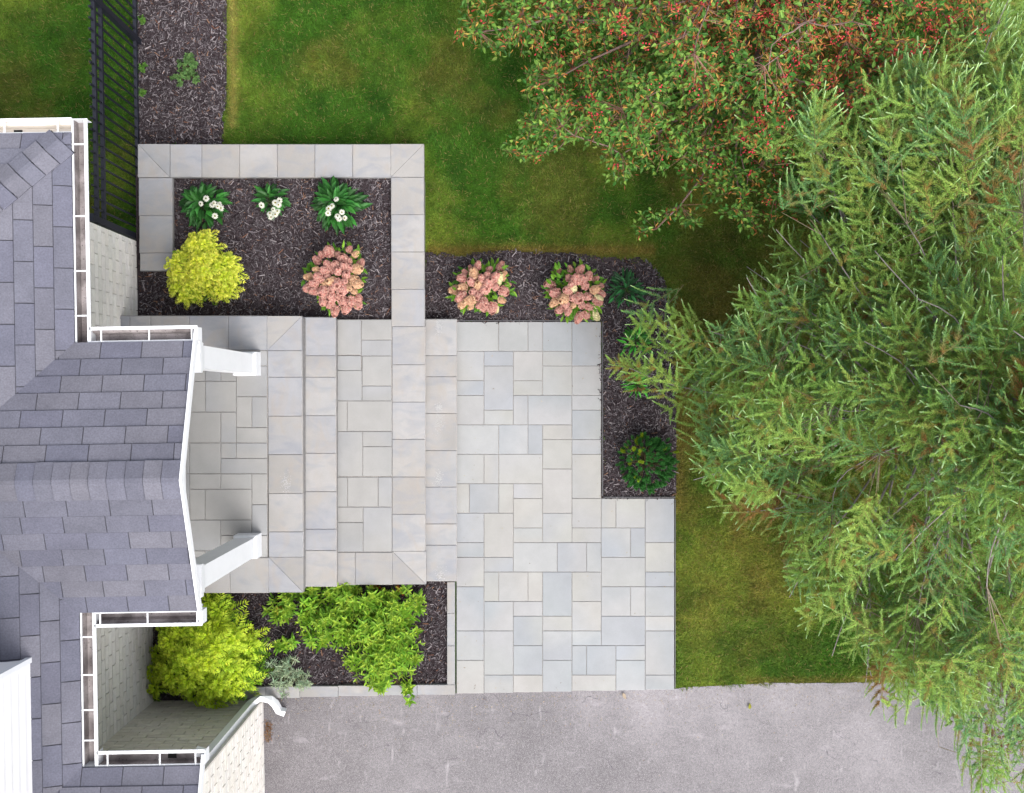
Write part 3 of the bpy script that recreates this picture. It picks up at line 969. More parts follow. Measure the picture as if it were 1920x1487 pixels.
def caps(gc, p0, p1, zr, normal, half, n, drop):
    """bent cap shingles along a ridge/hip. p0->p1 plan line; zr(p) ridge height; drop slope on both sides"""
    p0 = np.array(p0, float); p1 = np.array(p1, float)
    L = np.linalg.norm(p1 - p0); d = (p1 - p0) / L; s = np.array([-d[1], d[0]])
    st = L / n
    for k in range(n):
        a = p0 + d * (st * k + 0.005); b = p0 + d * (st * (k + 1) - 0.002)
        w = half + random.uniform(-.003, .003)
        c = random.choice(SHC) * random.uniform(.86, 1.08) * SHK
        rows_ = []
        for q, (pp, lift) in enumerate(((a, 0.02), (b, 0.010))):
            for f in (-1, -.12, .12, 1):
                p = pp + s * w * f
                z = zr(pp) - drop * w * abs(f) * (1 if abs(f) > .5 else 0.4) + lift
                rows_.append((p[0], p[1], z))
        V = rows_ + [(x, y, z - 0.012) for x, y, z in rows_]
        fs = [[0, 4, 5, 1][::-1], [1, 5, 6, 2][::-1], [2, 6, 7, 3][::-1], [0, 1, 9, 8][::-1], [1, 2, 10, 9][::-1], [2, 3, 11, 10][::-1], [0, 8, 12, 4], [3, 7, 15, 11]]
        g_ = V
        gc.add(V, fs, c)
    V = []
    for pp in (p0, p1):
        for f in (-1, 0, 1):
            p = pp + s * half * 0.985 * f
            V.append((p[0], p[1], zr(pp) - drop * half * abs(f) - 0.001))
    gc.add(V, [[0, 1, 4, 3], [1, 2, 5, 4]], (0.02, 0.02, 0.025))


gc = Geo()
caps(gc, (UE - 0.07, VN - 0.07), (UE - DM, VN - DM), lambda p: ZE + PM * (UE - p[0]) + 0.004, None, 0.135, 30, PM * 0.70)
gc.build('hip_cap', M['shingle'], roof)

# porch roof
g = Geo(); gu = Geo()
shingle_plane(g, gu, [(1, 0, URK), (0, 1, VPN), (0, -1, -VR), (-1, 1, -(UE) + VPN)], (0, VPN), (1, 0), (0, -1), -4.8, -2.4, 8, zpn, 0.02)
shingle_plane(g, gu, [(1, 0, URK), (0, -1, -VPS), (0, 1, VR), (-1, -1, -(UE) - VPS)], (0, VPS), (1, 0), (0, 1), -4.8, -2.4, 8, zps, 0.19)
proof = g.build('porch_roof', M['shingle'], house)
gu.build('roof_deck', M['underlay'], proof)
gc = Geo()
caps(gc, (UE - 1.0, VR), (URK, VR), lambda p: ZE + PM * (VPN - VR) + 0.006, None, 0.15, 14, PM)
gc.build('ridge_cap', M['shingle'], proof)
# garage roof
g = Geo(); gu = Geo()
VGR = -6.0
shingle_plane(g, gu, [(1, 0, URK), (0, 1, VG), (0, -1, -VGR), (-1, 1, -UE + VG)], (0, VG), (1, 0), (0, -1), -6.9, -2.4, 24, zg, 0.12)
groof = g.build('garage_roof', M['shingle'], house)
gu.build('roof_deck', M['underlay'], groof)
# rear slopes, out of the drone's sight, close the roof volume
g = Geo()
zr = ZE + PM * DM; ur = UE - DM
g.add([(ur, VN - DM, zr), (ur, -9, zr), (ur - DM, -9, ZE), (ur - DM, VN, ZE)], [[0, 3, 2, 1]])
zgr = ZE + PM * (VG - VGR)
g.add([(URK, VGR, zgr), (UE - 3, VGR, zgr), (UE - 3, -9, ZE), (URK, -9, ZE)], [[0, 1, 2, 3]])
g.build('roof_rear', M['shingle'], house)

# soffits, ceilings, fascia, gable ends
g = Geo()
zs = ZE - 0.13
g.box(-4.3, VPN - 0.02, zs, UE + 0.0, VN - 0.02, zs + 0.02)
g.box(-8, 1.7, zs + .001, -4.3, VN - 0.02, zs + 0.021)
g.box(-4.3, VPS + 0.02, zs, -2.80, VPN - 0.02, zs + 0.02)
g.box(-4.3, VG + 0.02, zs, UE, VPS + 0.02, zs + 0.02)
g.box(-4.3, -9, zs, -2.80, VG - 0.02, zs + 0.02)
g.build('soffit', M['white'], house)
# fascia boards behind gutters
def fas(x0, y0, x1, y1):
    g = Geo(); g.box(x0, y0, ZE - 0.15, x1, y1, ZE - 0.012); g.build('fascia', M['white'], house)
fas(UE - 0.022, VPN, UE - 0.002, VN - 0.022)
fas(-8, VN - 0.022, UE - 0.022, VN - 0.002)
fas(UE, VPN - 0.022, URK - 0.02, VPN - 0.002)
fas(UE, VPS + 0.002, URK - 0.02, VPS + 0.022)
fas(UE - 0.022, VG, UE - 0.002, VPS)
fas(UE, VG - 0.022, URK - 0.02, VG - 0.002)


def rake(name, pts, w=0.02, up=0.022, dn=0.04):
    """white board following the roof's raking edge: pts [(v,z)...] at u=URK"""
    g = Geo()
    for (v0, z0_), (v1, z1_) in zip(pts[:-1], pts[1:]):
        u0, u1 = URK + 0.001, URK + w
        V = [(u0, v0, z0_ - dn), (u1, v0, z0_ - dn), (u1, v0, z0_ + up), (u0, v0, z0_ + up), (u0, v1, z1_ - dn), (u1, v1, z1_ - dn), (u1, v1, z1_ + up), (u0, v1, z1_ + up)]
        g.add(V, [[0, 1, 2, 3][::-1], [4, 5, 6, 7], [0, 1, 5, 4][::-1] if v1 < v0 else [0, 1, 5, 4], [1, 2, 6, 5], [2, 3, 7, 6], [3, 0, 4, 7]])
    return g.build(name, M['white'], house)


zR = ZE + PM * (VPN - VR)
rake('rake_board', [(VPN + 0.10, ZE - 0.015), (VR, zR)])
rake('rake_board', [(VPS - 0.10, ZE - 0.015), (VR - 0.001, zR)])
rake('rake_board', [(VG + 0.09, ZE - 0.012), (VGR, zgr)])
g = Geo()
g.prism([(0, 0), (1, 0), (1, 1)], 0, 0.001) if False else None
V = [(-2.80, VPS + .03, zs), (-2.80, VPN - .03, zs), (-2.80, VR, zR - 0.06)]
V += [(x - 0.03, y, z) for x, y, z in V]
g.add(V, [[0, 1, 2], [5, 4, 3], [0, 3, 4, 1], [1, 4, 5, 2], [2, 5, 3, 0]])
g.build('gable_panel', M['siding'], house)
g = Geo()
g.box(-2.92, VPS + 0.05, zs - 0.22, -2.79, VPN - 0.05, zs - 0.001)
g.box(-4.14, VPN - 0.30, zs - 0.22, -2.921, VPN - 0.05, zs - 0.002)
g.box(-4.14, VPS + 0.05, zs - 0.22, -2.921, VPS + 0.30, zs - 0.002)
g.build('porch_beam', M['white'], house)

# ---- gutters


def gutter(name, a, b, out, straps, gin='gutter_in', w=0.115, dep=0.105, outlet=None, z=None):
    """open K-style gutter from plan point a to b; out = outward unit vector; straps = positions along it"""
    z = ZE - 0.012 if z is None else z
    a = np.array(a, float); b = np.array(b, float); L = np.linalg.norm(b - a); d = (b - a) / L; o = np.array(out, float)
    prof = [(0.001, 0.0), (0.001, -dep), (w * 0.62, -dep), (w * 0.74, -dep * 0.55), (w - 0.004, -dep * 0.35), (w, 0.0)]
    th = 0.002
    prof_in = [(0.004, 0.0), (0.004, -dep + th), (w * 0.6, -dep + th), (w * 0.72, -dep * .53), (w - 0.014, -dep * .34), (w - 0.014, -0.006)]

    def ext(pf, s0, s1):
        V = []
        for s in (s0, s1):
            for (q, h) in pf:
                p = a + d * s + o * q
                V.append((p[0], p[1], z + h))
        return V
    n = len(prof)
    g = Geo()
    g.add(ext(prof, 0, L), [[i, i + 1, n + i + 1, n + i] for i in range(n - 1)])
    # rolled outer lip, back flashing and end caps
    def bar(q0, q1, h0, h1, s0=0.0, s1=L):
        V = []
        for s in (s0, s1):
            for (q, h) in ((q0, h0), (q1, h0), (q1, h1), (q0, h1)):
                p = a + d * s + o * q; V.append((p[0], p[1], z + h))
        g.add(V, [[0, 1, 2, 3], [4, 5, 6, 7], [0, 1, 5, 4], [1, 2, 6, 5], [2, 3, 7, 6], [3, 0, 4, 7]])
    bar(w - 0.016, w + 0.010, -0.008, 0.005)
    bar(-0.004, 0.012, -0.004, 0.004)
    bar(0.002, w - 0.002, -dep + 0.002, -0.002, -0.002, 0.001)
    bar(0.002, w - 0.002, -dep + 0.002, -0.002, L - 0.001, L + 0.002)
    go = g.build(name, M['white'], house)
    g = Geo()
    g.add(ext(prof_in, 0.002, L - 0.002), [[i, n + i, n + i + 1, i + 1] for i in range(n - 1)])
    g.build('gutter_lining', M[gin], go)
    if outlet is not None:
        g = Geo(); p = a + d * outlet + o * w * 0.35
        g.box(p[0] - 0.035, p[1] - 0.022, z - dep + 0.004, p[0] + 0.035, p[1] + 0.022, z - dep + 0.008)
        g.build('drain_hole', M['dark'], go)
    first = None
    for s in straps:
        if first is None:
            g = Geo(); hw = 0.0055
            V = []
            for (e, q, h) in ((-hw, 0.0, -.002), (hw, 0.0, -.002), (hw, w, -.002), (-hw, w, -.002), (-hw, 0.0, .006), (hw, 0.0, .006), (hw, w, .006), (-hw, w, .006)):
                p = d * e + o * q; V.append((p[0], p[1], h))
            g.add(V, [[0, 3, 2, 1], [4, 5, 6, 7], [0, 1, 5, 4], [1, 2, 6, 5], [2, 3, 7, 6], [3, 0, 4, 7]])
            first = so = g.build('gutter_strap', M['white'], go)
        else:
            so = copy_obj(first, go)
        p = a + d * s
        so.location = (p[0], p[1], z + 0.002)
    return go


def along_v(pxx, pyy):   # house v of a pixel at gutter height
    return toh(*P(pxx, pyy, ZE)[:2])


G = 0.115
gutter('gutter', (UE, VN + G), (UE, VPN), (1, 0), [VN + G - along_v(145, y)[1] for y in (270, 405, 508, 592)])
gutter('gutter', (UE - 0.002, VN), (-8.0, VN), (0, 1), [UE - along_v(x, 235)[0] for x in (108, 8, -92, -190)], 'gutter_clean', outlet=UE - along_v(20, 235)[0])
gutter('gutter', (UE + G, VPN), (URK + 0.02, VPN), (0, 1), [along_v(x, 630)[0] - UE - G for x in (189, 279, 359)])
gutter('gutter', (UE + G, VPS), (URK + 0.02, VPS), (0, -1), [along_v(x, 1158)[0] - UE - G for x in (187, 276, 369)])
gutter('gutter', (UE, VPS - G * 0), (UE, VG), (1, 0), [VPS - along_v(160, y)[1] for y in (1195, 1266, 1332, 1389)])
gutter('gutter', (UE + G, VG), (URK + 0.02, VG), (0, 1), [along_v(x, 1425)[0] - UE - G for x in (201, 299, 366)], outlet=along_v(313, 1425)[0] - UE - G)

# ---- brick walls: one mesh per wall face, bricks laid in running bond
BL, BH, MJ = 0.24, 0.079, 0.009


def brick_wall(name, kind, fixed, s0, s1, z0, z1, sign, col=(200, 197, 193)):
    """kind 'e': plane u=fixed facing +u, s along v; kind 'n': plane v=fixed facing +v, s along u"""
    g = Geo(); gm = Geo()
    rows = int((z1 - z0) / BH)
    for r in range(rows + 1):
        za = z0 + r * BH; zb = min(za + BH - MJ, z1)
        if zb - za < 0.02: continue
        off = (r % 2) * BL / 2
        k = 0; s = s0 - off
        while s < s1:
            sa_, sb_ = max(s, s0), min(s + BL - MJ, s1)
            if sb_ - sa_ > 0.02:
                c = srgb(*col, 1.75) * random.uniform(.93, 1.06) * np.array([random.uniform(.99, 1.02), 1, random.uniform(.97, 1.01)])
                q = fixed + random.uniform(0.0, 0.0035)
                if kind == 'e': g.box(q - 0.06, sa_, za, q, sb_, zb, c)
                else: g.box(sa_, q - 0.06, za, sb_, q, zb, c)
            s += BL
    if kind == 'e': gm.box(fixed - 0.2, s0 + .002, z0 - 0.1, fixed - 0.010, s1 - .002, z1)
    else: gm.box(s0 + .002, fixed - 0.2, z0 - 0.1, s1 - .002, fixed - 0.010, z1)
    w = g.build(name, M['brick'], house)
    gm.build('mortar', M['mortar'], w)
    return w


UW = -4.15
VWN = 1.80
UGA = -2.905
VGA = -3.41
ZT = ZE - 0.14
brick_wall('wall', 'e', UW, VGA, VWN, 0.0, ZT, 1)
brick_wall('wall', 'n', VWN + 0.001, -7.6, UW - 0.061, 0.0, ZT, 1)
brick_wall('wall', 'n', VGA, UW + 0.002, UGA - 0.062, 0.0, ZT, 1, (190, 186, 176))  # recess's north face: its shade is put into a greyer brick colour
brick_wall('wall', 'e', UGA, -4.62, VGA - 0.001, 0.0, ZT, 1)
g = Geo()
g.box(UGA - 0.10, -8, 0, UGA + 0.028, -4.62 - 0.001, ZT + 0.001)
g.build('garage_door_frame', M['white'], house)
g = Geo()
g.box(UGA - 0.03, VGA - 0.001, 0, UGA + 0.018, VGA + 0.02, ZT - .002)
g.build('corner_trim', M['mortar'], house)
# inner mass so no light leaks
g = Geo()
g.box(-7.5, -8.9, 0.0, UW - 0.21, VWN - 0.21, ZT - 0.01); g.box(UW - 0.2, -8.9, 0.001, UGA - 0.21, VGA - 0.21, ZT - 0.011)
g.build('wall_core', M['mortar'], house)

# ---- columns


def column(cx, cy):
    u, v = toh(cx, cy)
    col = bpy.data.objects.new('column', None); C.objects.link(col); col.parent = house; col.location = (u, v, Z4)
    hh = zs - 0.221 - Z4
    def part(nm, r0, r1, za, zb, ch=0.006):
        g = Geo()
        V = []
        for (r, z) in ((r0, za), (r1, zb)):
            V += [(-r, -r, z), (r, -r, z), (r, r, z), (-r, r, z)]
        g.add(V, [[0, 3, 2, 1], [4, 5, 6, 7], [0, 1, 5, 4], [1, 2, 6, 5], [2, 3, 7, 6], [3, 0, 4, 7]])
        return g.build(nm, M['white'], col)
    part('column_base', 0.124, 0.122, 0, 0.17)
    part('column_base', 0.122, 0.102, 0.1705, 0.19)
    part('shaft', 0.100, 0.100, 0.1905, hh - 0.14)
    part('capital', 0.118, 0.128, hh - 0.14, hh - 0.05)
    part('capital', 0.14, 0.14, hh - 0.0495, hh)
    return col


column(-2.795, 0.343)
column(-2.785, -1.574)

# ---- downspout at the garage corner
g = Geo()


def rtube(g, pts, hw, hd):
    pts = [np.array(p, float) for p in pts]
    V = []; n = len(pts)
    for i, p in enumerate(pts):
        t = (pts[min(i + 1, n - 1)] - pts[max(i - 1, 0)]); t /= np.linalg.norm(t)
        a = np.array([1.0, 0, 0]) - t * t[0]
        if np.linalg.norm(a) < 0.2: a = np.array([0, 1.0, 0]) - t * t[1]
        a /= np.linalg.norm(a); b = np.cross(t, a)
        for sx, sy in ((-1, -1), (1, -1), (1, 1), (-1, 1)):
            V.append(p + a * hw * sx + b * hd * sy)
    fs = [[0, 3, 2, 1], [4 * n - 4, 4 * n - 3, 4 * n - 2, 4 * n - 1]]
    for i in range(n - 1):
        for j in range(4):
            k = (j + 1) % 4
            fs.append([4 * i + j, 4 * i + k, 4 * i + 4 + k, 4 * i + 4 + j])
    g.add(V, fs)


du, dv = UGA - 0.055, VGA + 0.05
rtube(g, [(-2.62, VG + 0.06, ZE - 0.1), (-2.64, VG + 0.05, ZE - 0.18), (du, dv, ZE - 0.42), (du, dv, ZE - 0.6), (du, dv, 1.4), (du, dv, 0.34), (du + 0.01, dv + 0.005, 0.27),
          (du + 0.07, dv + 0.03, 0.2), (du + 0.18, dv - 0.005, 0.15), (du + 0.22, dv - 0.07, 0.1), (du + 0.25, dv - 0.16, 0.06), (du + 0.32, dv - 0.19, 0.05)], 0.036, 0.03)
g.build('downspout', M['white'], house)

# ---- dormer (upper-storey wall) with white clapboards
dz0, dz1 = 2.6, 5.4
dorm = Geo()
k = 0
z = dz0
while z < dz1:
    zt = min(z + 0.1, dz1)
    e = 0.012
    V = [(DU + e, -9, z), (DU + e, DV + e, z), (DU, DV, zt), (DU, -9, zt)]
    dorm.add(V, [[0, 1, 2, 3]])
    V = [(DU + e, DV + e, z), (-8, DV + e, z), (-8, DV, zt), (DU, DV, zt)]
    dorm.add(V, [[0, 1, 2, 3]])
    V = [(DU, -9, z + .0002), (DU, DV, z + .0002), (DU + e, DV + e, z), (DU + e, -9, z)]
    dorm.add(V, [[0, 1, 2, 3]])
    z += 0.1
dw = dorm.build('upper_wall', M['siding'], house)
g = Geo(); g.box(-8, -9, dz0, DU - 0.01, DV - 0.01, dz1 - 0.001); g.build('wall_core', M['mortar'], dw)
g = Geo()
g.box(DU - 0.02, DV - 0.02, dz0, DU + 0.022, DV + 0.022, dz1 + 0.001)
g.build('corner_trim', M['white'], dw)
g = Geo()
g.add([(DU + .3, DV + .3, dz1), (DU + .3, -9, dz1), (-8.3, -9, dz1), (-8.3, DV + .3, dz1), (-5.2, DV - 2, dz1 + 0.9), (-5.2, -9, dz1 + 0.9)],
      [[0, 4, 5, 1][::-1], [0, 3, 4], [3, 2, 5, 4], [1, 5, 2], [0, 1, 2, 3]], srgb(135, 136, 150) * SHK)
g.build('upper_roof', M['shingle'], dw)

# =================================================================== FENCE
fb = P(255, 200, 0)
fence = thing('metal_fence', P(262, 300, 0), 'black metal picket fence running up from the house corner', 'fence')
FL = np.array(fence.location)
FU = -4.19
def fw(v, z): # fence line point in world
    return np.array([FU * ca - v * sa, FU * sa + v * ca, z])
def fbar(name, v0, v1, z0, z1, hw, mat_='black'):
    g = Geo(); a = fw(v0, 0); b = fw(v1, 0)
    s = np.array([ca, sa, 0]) * hw
    V = [a - s, a + s, b + s, b - s]
    V = [p + UPV * z0 for p in V] + [p + UPV * z1 for p in V]
    g.add(V, [[0, 3, 2, 1], [4, 5, 6, 7], [0, 1, 5, 4], [1, 2, 6, 5], [2, 3, 7, 6], [3, 0, 4, 7]])
    return g.build(name, M[mat_], fence, FL)
FVN = 5.6
V0F = VWN + 0.03
fbar('rail', V0F, FVN, 0.09, 0.125, 0.018)
fbar('rail', V0F, FVN, 0.93, 0.965, 0.018)
fbar('rail', V0F, FVN, 1.085, 1.12, 0.019)
vp_post = 4.12 + 0.0
for vv in (vp_post, V0F + 0.035):
    fbar('post', vv - 0.03, vv + 0.03, -0.05, 1.24, 0.031)
    fbar('post_cap', vv - 0.038, vv + 0.038, 1.24, 1.262, 0.039)
first = None
v = V0F + 0.15
while v < FVN:
    if abs(v - vp_post) > 0.06:
        if first is None:
            v_first = v
            first = fbar('picket', v - 0.0085, v + 0.0085, 0.05, 1.2, 0.0085)
        else:
            c = copy_obj(first, fence)
            dlt = fw(v, 0) - fw(v_first, 0)
            c.location = tuple(dlt)
    v += 0.1125

# =================================================================== PLANTS


def stems(g, base, tips, r0=0.006, r1=0.002, col=None, k=4):
    col = srgb(96, 84, 56) if col is None else col
    base = np.asarray(base, float)
    for t in tips:
        t = np.asarray(t, float)
        m = (base + t) / 2 + np.array([(t - base)[0] * 0.12, (t - base)[1] * 0.12, -0.08 * (t[2] - base[2])])
        g.tube([base, m, t], [r0, (r0 + r1) / 2, r1], col, k)


# ---- feathery golden shrubs (pinnate leaves)


def golden_shrub(name, lobes, z0, label, cat, nshoot, scale, cols, seed, ctr, zc=1.0):
    """lobes: (px,py,rx,ry,height) ellipsoidal masses"""
    global rng
    rng = np.random.default_rng(seed)
    base = np.array(P(ctr[0], ctr[1], z0))
    t = thing(name, tuple(base), label, cat)
    g = Geo(); gs = Geo(); tips = []
    w = np.array([l[2] * l[3] for l in lobes], float); w /= w.sum()
    got = []
    tries = 0
    gap = scale * 175
    while len(got) < nshoot and tries < 20000:
        tries += 1
        li = rng.choice(len(lobes), p=w); px, py, rx, ry, hh = lobes[li]
        th = U(0, TAU); r = math.sqrt(U(0, 1)) * 0.98
        x = px + rx * r * math.cos(th); y = py + ry * r * math.sin(th)
        low = tries > 3000
        z = z0 + hh * (0.35 + 0.65 * math.sqrt(max(0, 1 - r * r))) * (U(.45, .75) if low else U(.88, 1.08))
        c = np.array(P(x, y, z))
        if all(np.linalg.norm(c - q) > gap * H / F * (0.55 if low else 1.0) for q, _ in got):
            got.append((c, low))
    for c, low in got:
        tips.append(c[None])
        nl = 11
        az = np.arange(nl) * 2.39996 + U(0, TAU) + U(-.2, .2, nl)
        el = np.linspace(1.15, -0.25, nl) + U(-.12, .12, nl)
        Lf = scale * np.linspace(0.45, 1.15, nl) * U(.85, 1.15, nl)
        tt = U(0, 1)
        cc = cols[0] * (1 - tt) + cols[1] * tt
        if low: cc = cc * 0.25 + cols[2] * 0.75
        young = np.linspace(1, 0, nl)[:, None]
        for q in range(nl):
            compound(g, c[None] - UPV * 0.03 * (1 - young[q, 0]), az[q:q + 1], el[q:q + 1], Lf[q], 7, Lf[q] * 0.42, scale * 0.105,
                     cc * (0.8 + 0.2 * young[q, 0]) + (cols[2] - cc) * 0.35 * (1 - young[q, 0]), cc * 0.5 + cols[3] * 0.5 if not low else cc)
    tips = np.concatenate(tips)
    sel = tips[rng.choice(len(tips), min(60, len(tips)), False)]
    stems(gs, base, sel, 0.008, 0.0025)
    g.build('foliage', M['leaf'], t, tuple(base)); gs.build('stem', M['bark'], t, tuple(base))
    return t


golden_shrub('golden_shrub', [(378, 460, 24, 20, .52), (340, 500, 24, 22, .44), (418, 505, 22, 24, .48), (348, 543, 24, 16, .40), (412, 540, 24, 16, .40), (380, 500, 30, 30, .60)],
             0.27, 'bright yellow-green feathery shrub in the raised planter beside the wall', 'shrub', 75, 0.105,
             [srgb(192, 214, 24, 1.4), srgb(220, 226, 50, 1.4), srgb(104, 164, 30, 1.1), srgb(242, 234, 120, 1.5)], 11, (380, 505))
golden_shrub('sumac_shrub', [(398, 1150, 26, 26, .75), (345, 1200, 38, 30, .85), (415, 1205, 44, 36, 1.0), (345, 1262, 36, 30, .8), (418, 1268, 44, 36, .8), (385, 1225, 56, 50, 1.1), (298, 1250, 16, 26, .35), (458, 1215, 20, 34, .5), (290, 1290, 14, 12, .25),
                             (465, 1262, 20, 24, .4), (392, 1305, 34, 16, .5)],
             0.0, 'large lime-yellow feathery shrub between the porch and the garage wall', 'shrub', 95, 0.155,
             [srgb(162, 202, 22, 1.3), srgb(192, 216, 32, 1.35), srgb(78, 142, 28, 0.95), srgb(210, 224, 84, 1.4)], 12, (385, 1225))

# ---- green lance-leaved shrub below the steps
rng = np.random.default_rng(21)


def whorl_shrub(name, lobes, z0, label, cat, n, L, ll, lw, col, tipc, seed, ctr, k=6, per=2, out=0.85, mk='leaf', red=0.0, upb=0.9):
    global rng
    rng = np.random.default_rng(seed)
    base = np.array(P(ctr[0], ctr[1], z0))
    t = thing(name, tuple(base), label, cat)
    g = Geo(); gs = Geo(); alltips = []
    w = np.array([l[2] * l[3] for l in lobes], float); w /= w.sum()
    for li, (px, py, rx, ry, hh) in enumerate(lobes):
        m = int(n * w[li]) + 1
        th = U(0, TAU, m); r = np.sqrt(U(0, 1, m))
        x = px + rx * r * np.cos(th); y = py + ry * r * np.sin(th)
        dep = U(0, 1, m) ** 2
        z = z0 + hh * (0.3 + 0.7 * np.sqrt(np.maximum(0, 1 - r ** 2))) * (1 - 0.5 * dep)
        tip = PA(x, y, z)
        c3 = np.array(P(px, py, z0 + hh * 0.1))
        D = unit(unit(tip - c3) * np.array([1, 1, 0.25]) + UPV * upb + rng.normal(size=(m, 3)) * 0.38)
        Ls = L * U(0.7, 1.25, m)
        b = tip - D * Ls[:, None]
        cc = jitcol(col, m, 0.05, 0.14)
        if red > 0:
            rr = U(0, 1, m) < red
            cc[rr] = srgb(168, 60, 34)
        whorl(g, b, D, Ls, k, per, ll, lw, cc, tipc, out)
        alltips.append(b)
    alltips = np.concatenate(alltips)
    sel = alltips[rng.choice(len(alltips), min(70, len(alltips)), False)]
    stems(gs, base, sel, 0.006, 0.0025)
    g.build('foliage', M[mk], t, tuple(base)); gs.build('stem', M['bark'], t, tuple(base))
    return t


whorl_shrub('green_shrub', [(560, 1130, 52, 36, .45), (640, 1115, 40, 26, .5), (610, 1165, 60, 40, .5), (690, 1130, 60, 34, .55), (752, 1140, 46, 44, .5), (700, 1175, 60, 40, .6), (735, 1205, 60, 60, .55),
                            (690, 1240, 46, 44, .45), (750, 1240, 40, 40, .4), (640, 1200, 26, 24, .35), (715, 1275, 26, 30, .35), (760, 1295, 12, 22, .3), (533, 1205, 22, 16, .3), (520, 1150, 26, 22, .3), (610, 1090, 26, 18, .35), (585, 1200, 24, 22, .4)],
            0.0, 'wide fresh-green lance-leaved shrub spilling over the curb below the steps', 'shrub', 470, 0.20, 0.088, 0.030,
            srgb(114, 168, 46, 1.1), srgb(178, 202, 66, 1.2), 22, (650, 1180), k=6, per=2, out=0.85, red=0.006)

# ---- grey-green sage
whorl_shrub('sage_plant', [(545, 1255, 26, 22, .28), (525, 1275, 26, 20, .22), (565, 1278, 20, 18, .2), (535, 1300, 14, 10, .12), (512, 1250, 14, 12, .2)],
            0.0, 'grey-green narrow-leaved sage clump between the two big shrubs', 'plant', 70, 0.11, 0.062, 0.013,
            srgb(148, 168, 136, 1.25), srgb(176, 192, 158, 1.25), 23, (540, 1265), k=6, per=2, out=0.8)

# ---- broad-leaved perennials with white daisies


def petal_flower(name, parent, loc, r, seed, tilt, cone):
    rs = random.Random(seed)
    g = Geo(); n = 12
    az = np.arange(n) / n * TAU + np.array([rs.uniform(-.1, .1) for _ in range(n)])
    D = np.stack([np.cos(az), np.sin(az), 0 * az - 0.12], -1)
    leaf8(g, np.tile([0, 0, 0.0], (n, 1)) + D * r * 0.18, D, np.tile(UPV, (n, 1)), r * 0.85, r * 0.40, jitcol(srgb(238, 238, 224), n, 0.01, 0.02), 0.1, 0.2)
    # centre cone
    ks = 8
    for (rr0, z0_, rr1, z1_) in ((0.26, 0.0, 0.22, 0.10), (0.22, 0.10, 0.10, 0.2), (0.10, 0.2, 0.01, 0.22)):
        a = np.arange(ks) / ks * TAU
        V = np.concatenate([np.stack([np.cos(a) * rr0 * r, np.sin(a) * rr0 * r, a * 0 + z0_ * r], -1), np.stack([np.cos(a) * rr1 * r, np.sin(a) * rr1 * r, a * 0 + z1_ * r], -1)])
        g.add(V, [[i, (i + 1) % ks, ks + (i + 1) % ks, ks + i] for i in range(ks)], cone)
    o = g.build(name, M['petal'], parent)
    o.location = loc; o.rotation_euler = (tilt[0], tilt[1], rs.uniform(0, 6))
    return o


def coneflower(ctr, rad, nleaf, flowers, seed, label, ll=0.15, lw=0.055, stretch=1.0, ground=0.27, col=None, empty=(0, 0), name='coneflower_plant', group='white-flowered perennials in the raised planter', hgt=0.22):
    global rng
    rng = np.random.default_rng(seed)
    base = np.array(P(ctr[0], ctr[1], ground))
    t = thing(name, tuple(base), label, 'plant', group)
    g = Geo(); gs = Geo()
    col = srgb(44, 96, 38) if col is None else col
    n = nleaf
    az = U(0, TAU, n); ring = U(0, 1, n)
    lobe = 0.88 + 0.16 * np.sin(az * 3 + seed) + U(-.1, .1, n)
    r = rad * ring ** 0.7 * lobe * 0.72
    b = base + np.stack([np.cos(az) * r * stretch, np.sin(az) * r, 0.04 + hgt * (1 - ring ** 1.6) * U(0.5, 1, n)], -1)
    el = 0.95 * (1 - ring) + U(-.2, .25, n)
    az2 = az + U(-.5, .5, n)
    D = np.stack([np.cos(az2) * np.cos(el), np.sin(az2) * np.cos(el), np.sin(el)], -1)
    nn = UPV + D * -0.2 + rng.normal(size=(n, 3)) * 0.18
    leaf8(g, b, D, nn, ll * U(0.65, 1.1, n), lw * U(0.8, 1.15, n), jitcol(mixc(col * 0.8, col * 2.3, U(0, 1, n) ** 2), n, 0.08, 0.2), 0.28, 0.35)
    stems(gs, base, b[:30], 0.003, 0.002, srgb(80, 110, 50), 3)
    fo = g.build('leaves', M['leafdark'], t, tuple(base))
    for i, (fx_, fy_, fz) in enumerate(flowers):
        p = np.array(P(fx_, fy_, ground + fz))
        gs.tube([base + np.array([0, 0, 0.02]), (base + p) / 2 + np.array([0.01, 0, 0.05]), p], [0.003, 0.003, 0.0025], srgb(96, 130, 60), 4)
        petal_flower('flower', t, tuple(p - base), 0.036 * random.uniform(.85, 1.1), seed * 50 + i, (random.uniform(-.35, .35), random.uniform(-.35, .35)),
                     srgb(150, 140, 50) if i % 3 else srgb(90, 96, 40))
    gs.build('stem', M['stem'], t, tuple(base))
    return t


coneflower((389, 388), 0.26, 130, [(386, 372, .42), (401, 381, .45), (408, 387, .44), (398, 384, .36), (414, 390, .4), (403, 405, .4), (376, 382, .36), (411, 383, .38)], 31,
           'broad-leaved plant with loose white daisies, leftmost in the planter', 0.14, 0.06)
coneflower((513, 378), 0.17, 48, [(490, 385, .4), (516, 380, .42), (522, 384, .45), (512, 393, .42), (506, 400, .4), (516, 402, .38), (524, 376, .4), (508, 407, .35), (520, 396, .42)], 32,
           'smallest white-flowered plant, between the other two in the planter', 0.13, 0.05)
coneflower((637, 388), 0.29, 150, [(630, 373, .42), (616, 391, .42), (615, 400, .45), (633, 405, .45), (641, 398, .44), (646, 409, .42), (636, 410, .4), (622, 386, .38)], 33,
           'largest dark green plant with white daisies, right in the planter', 0.16, 0.058)

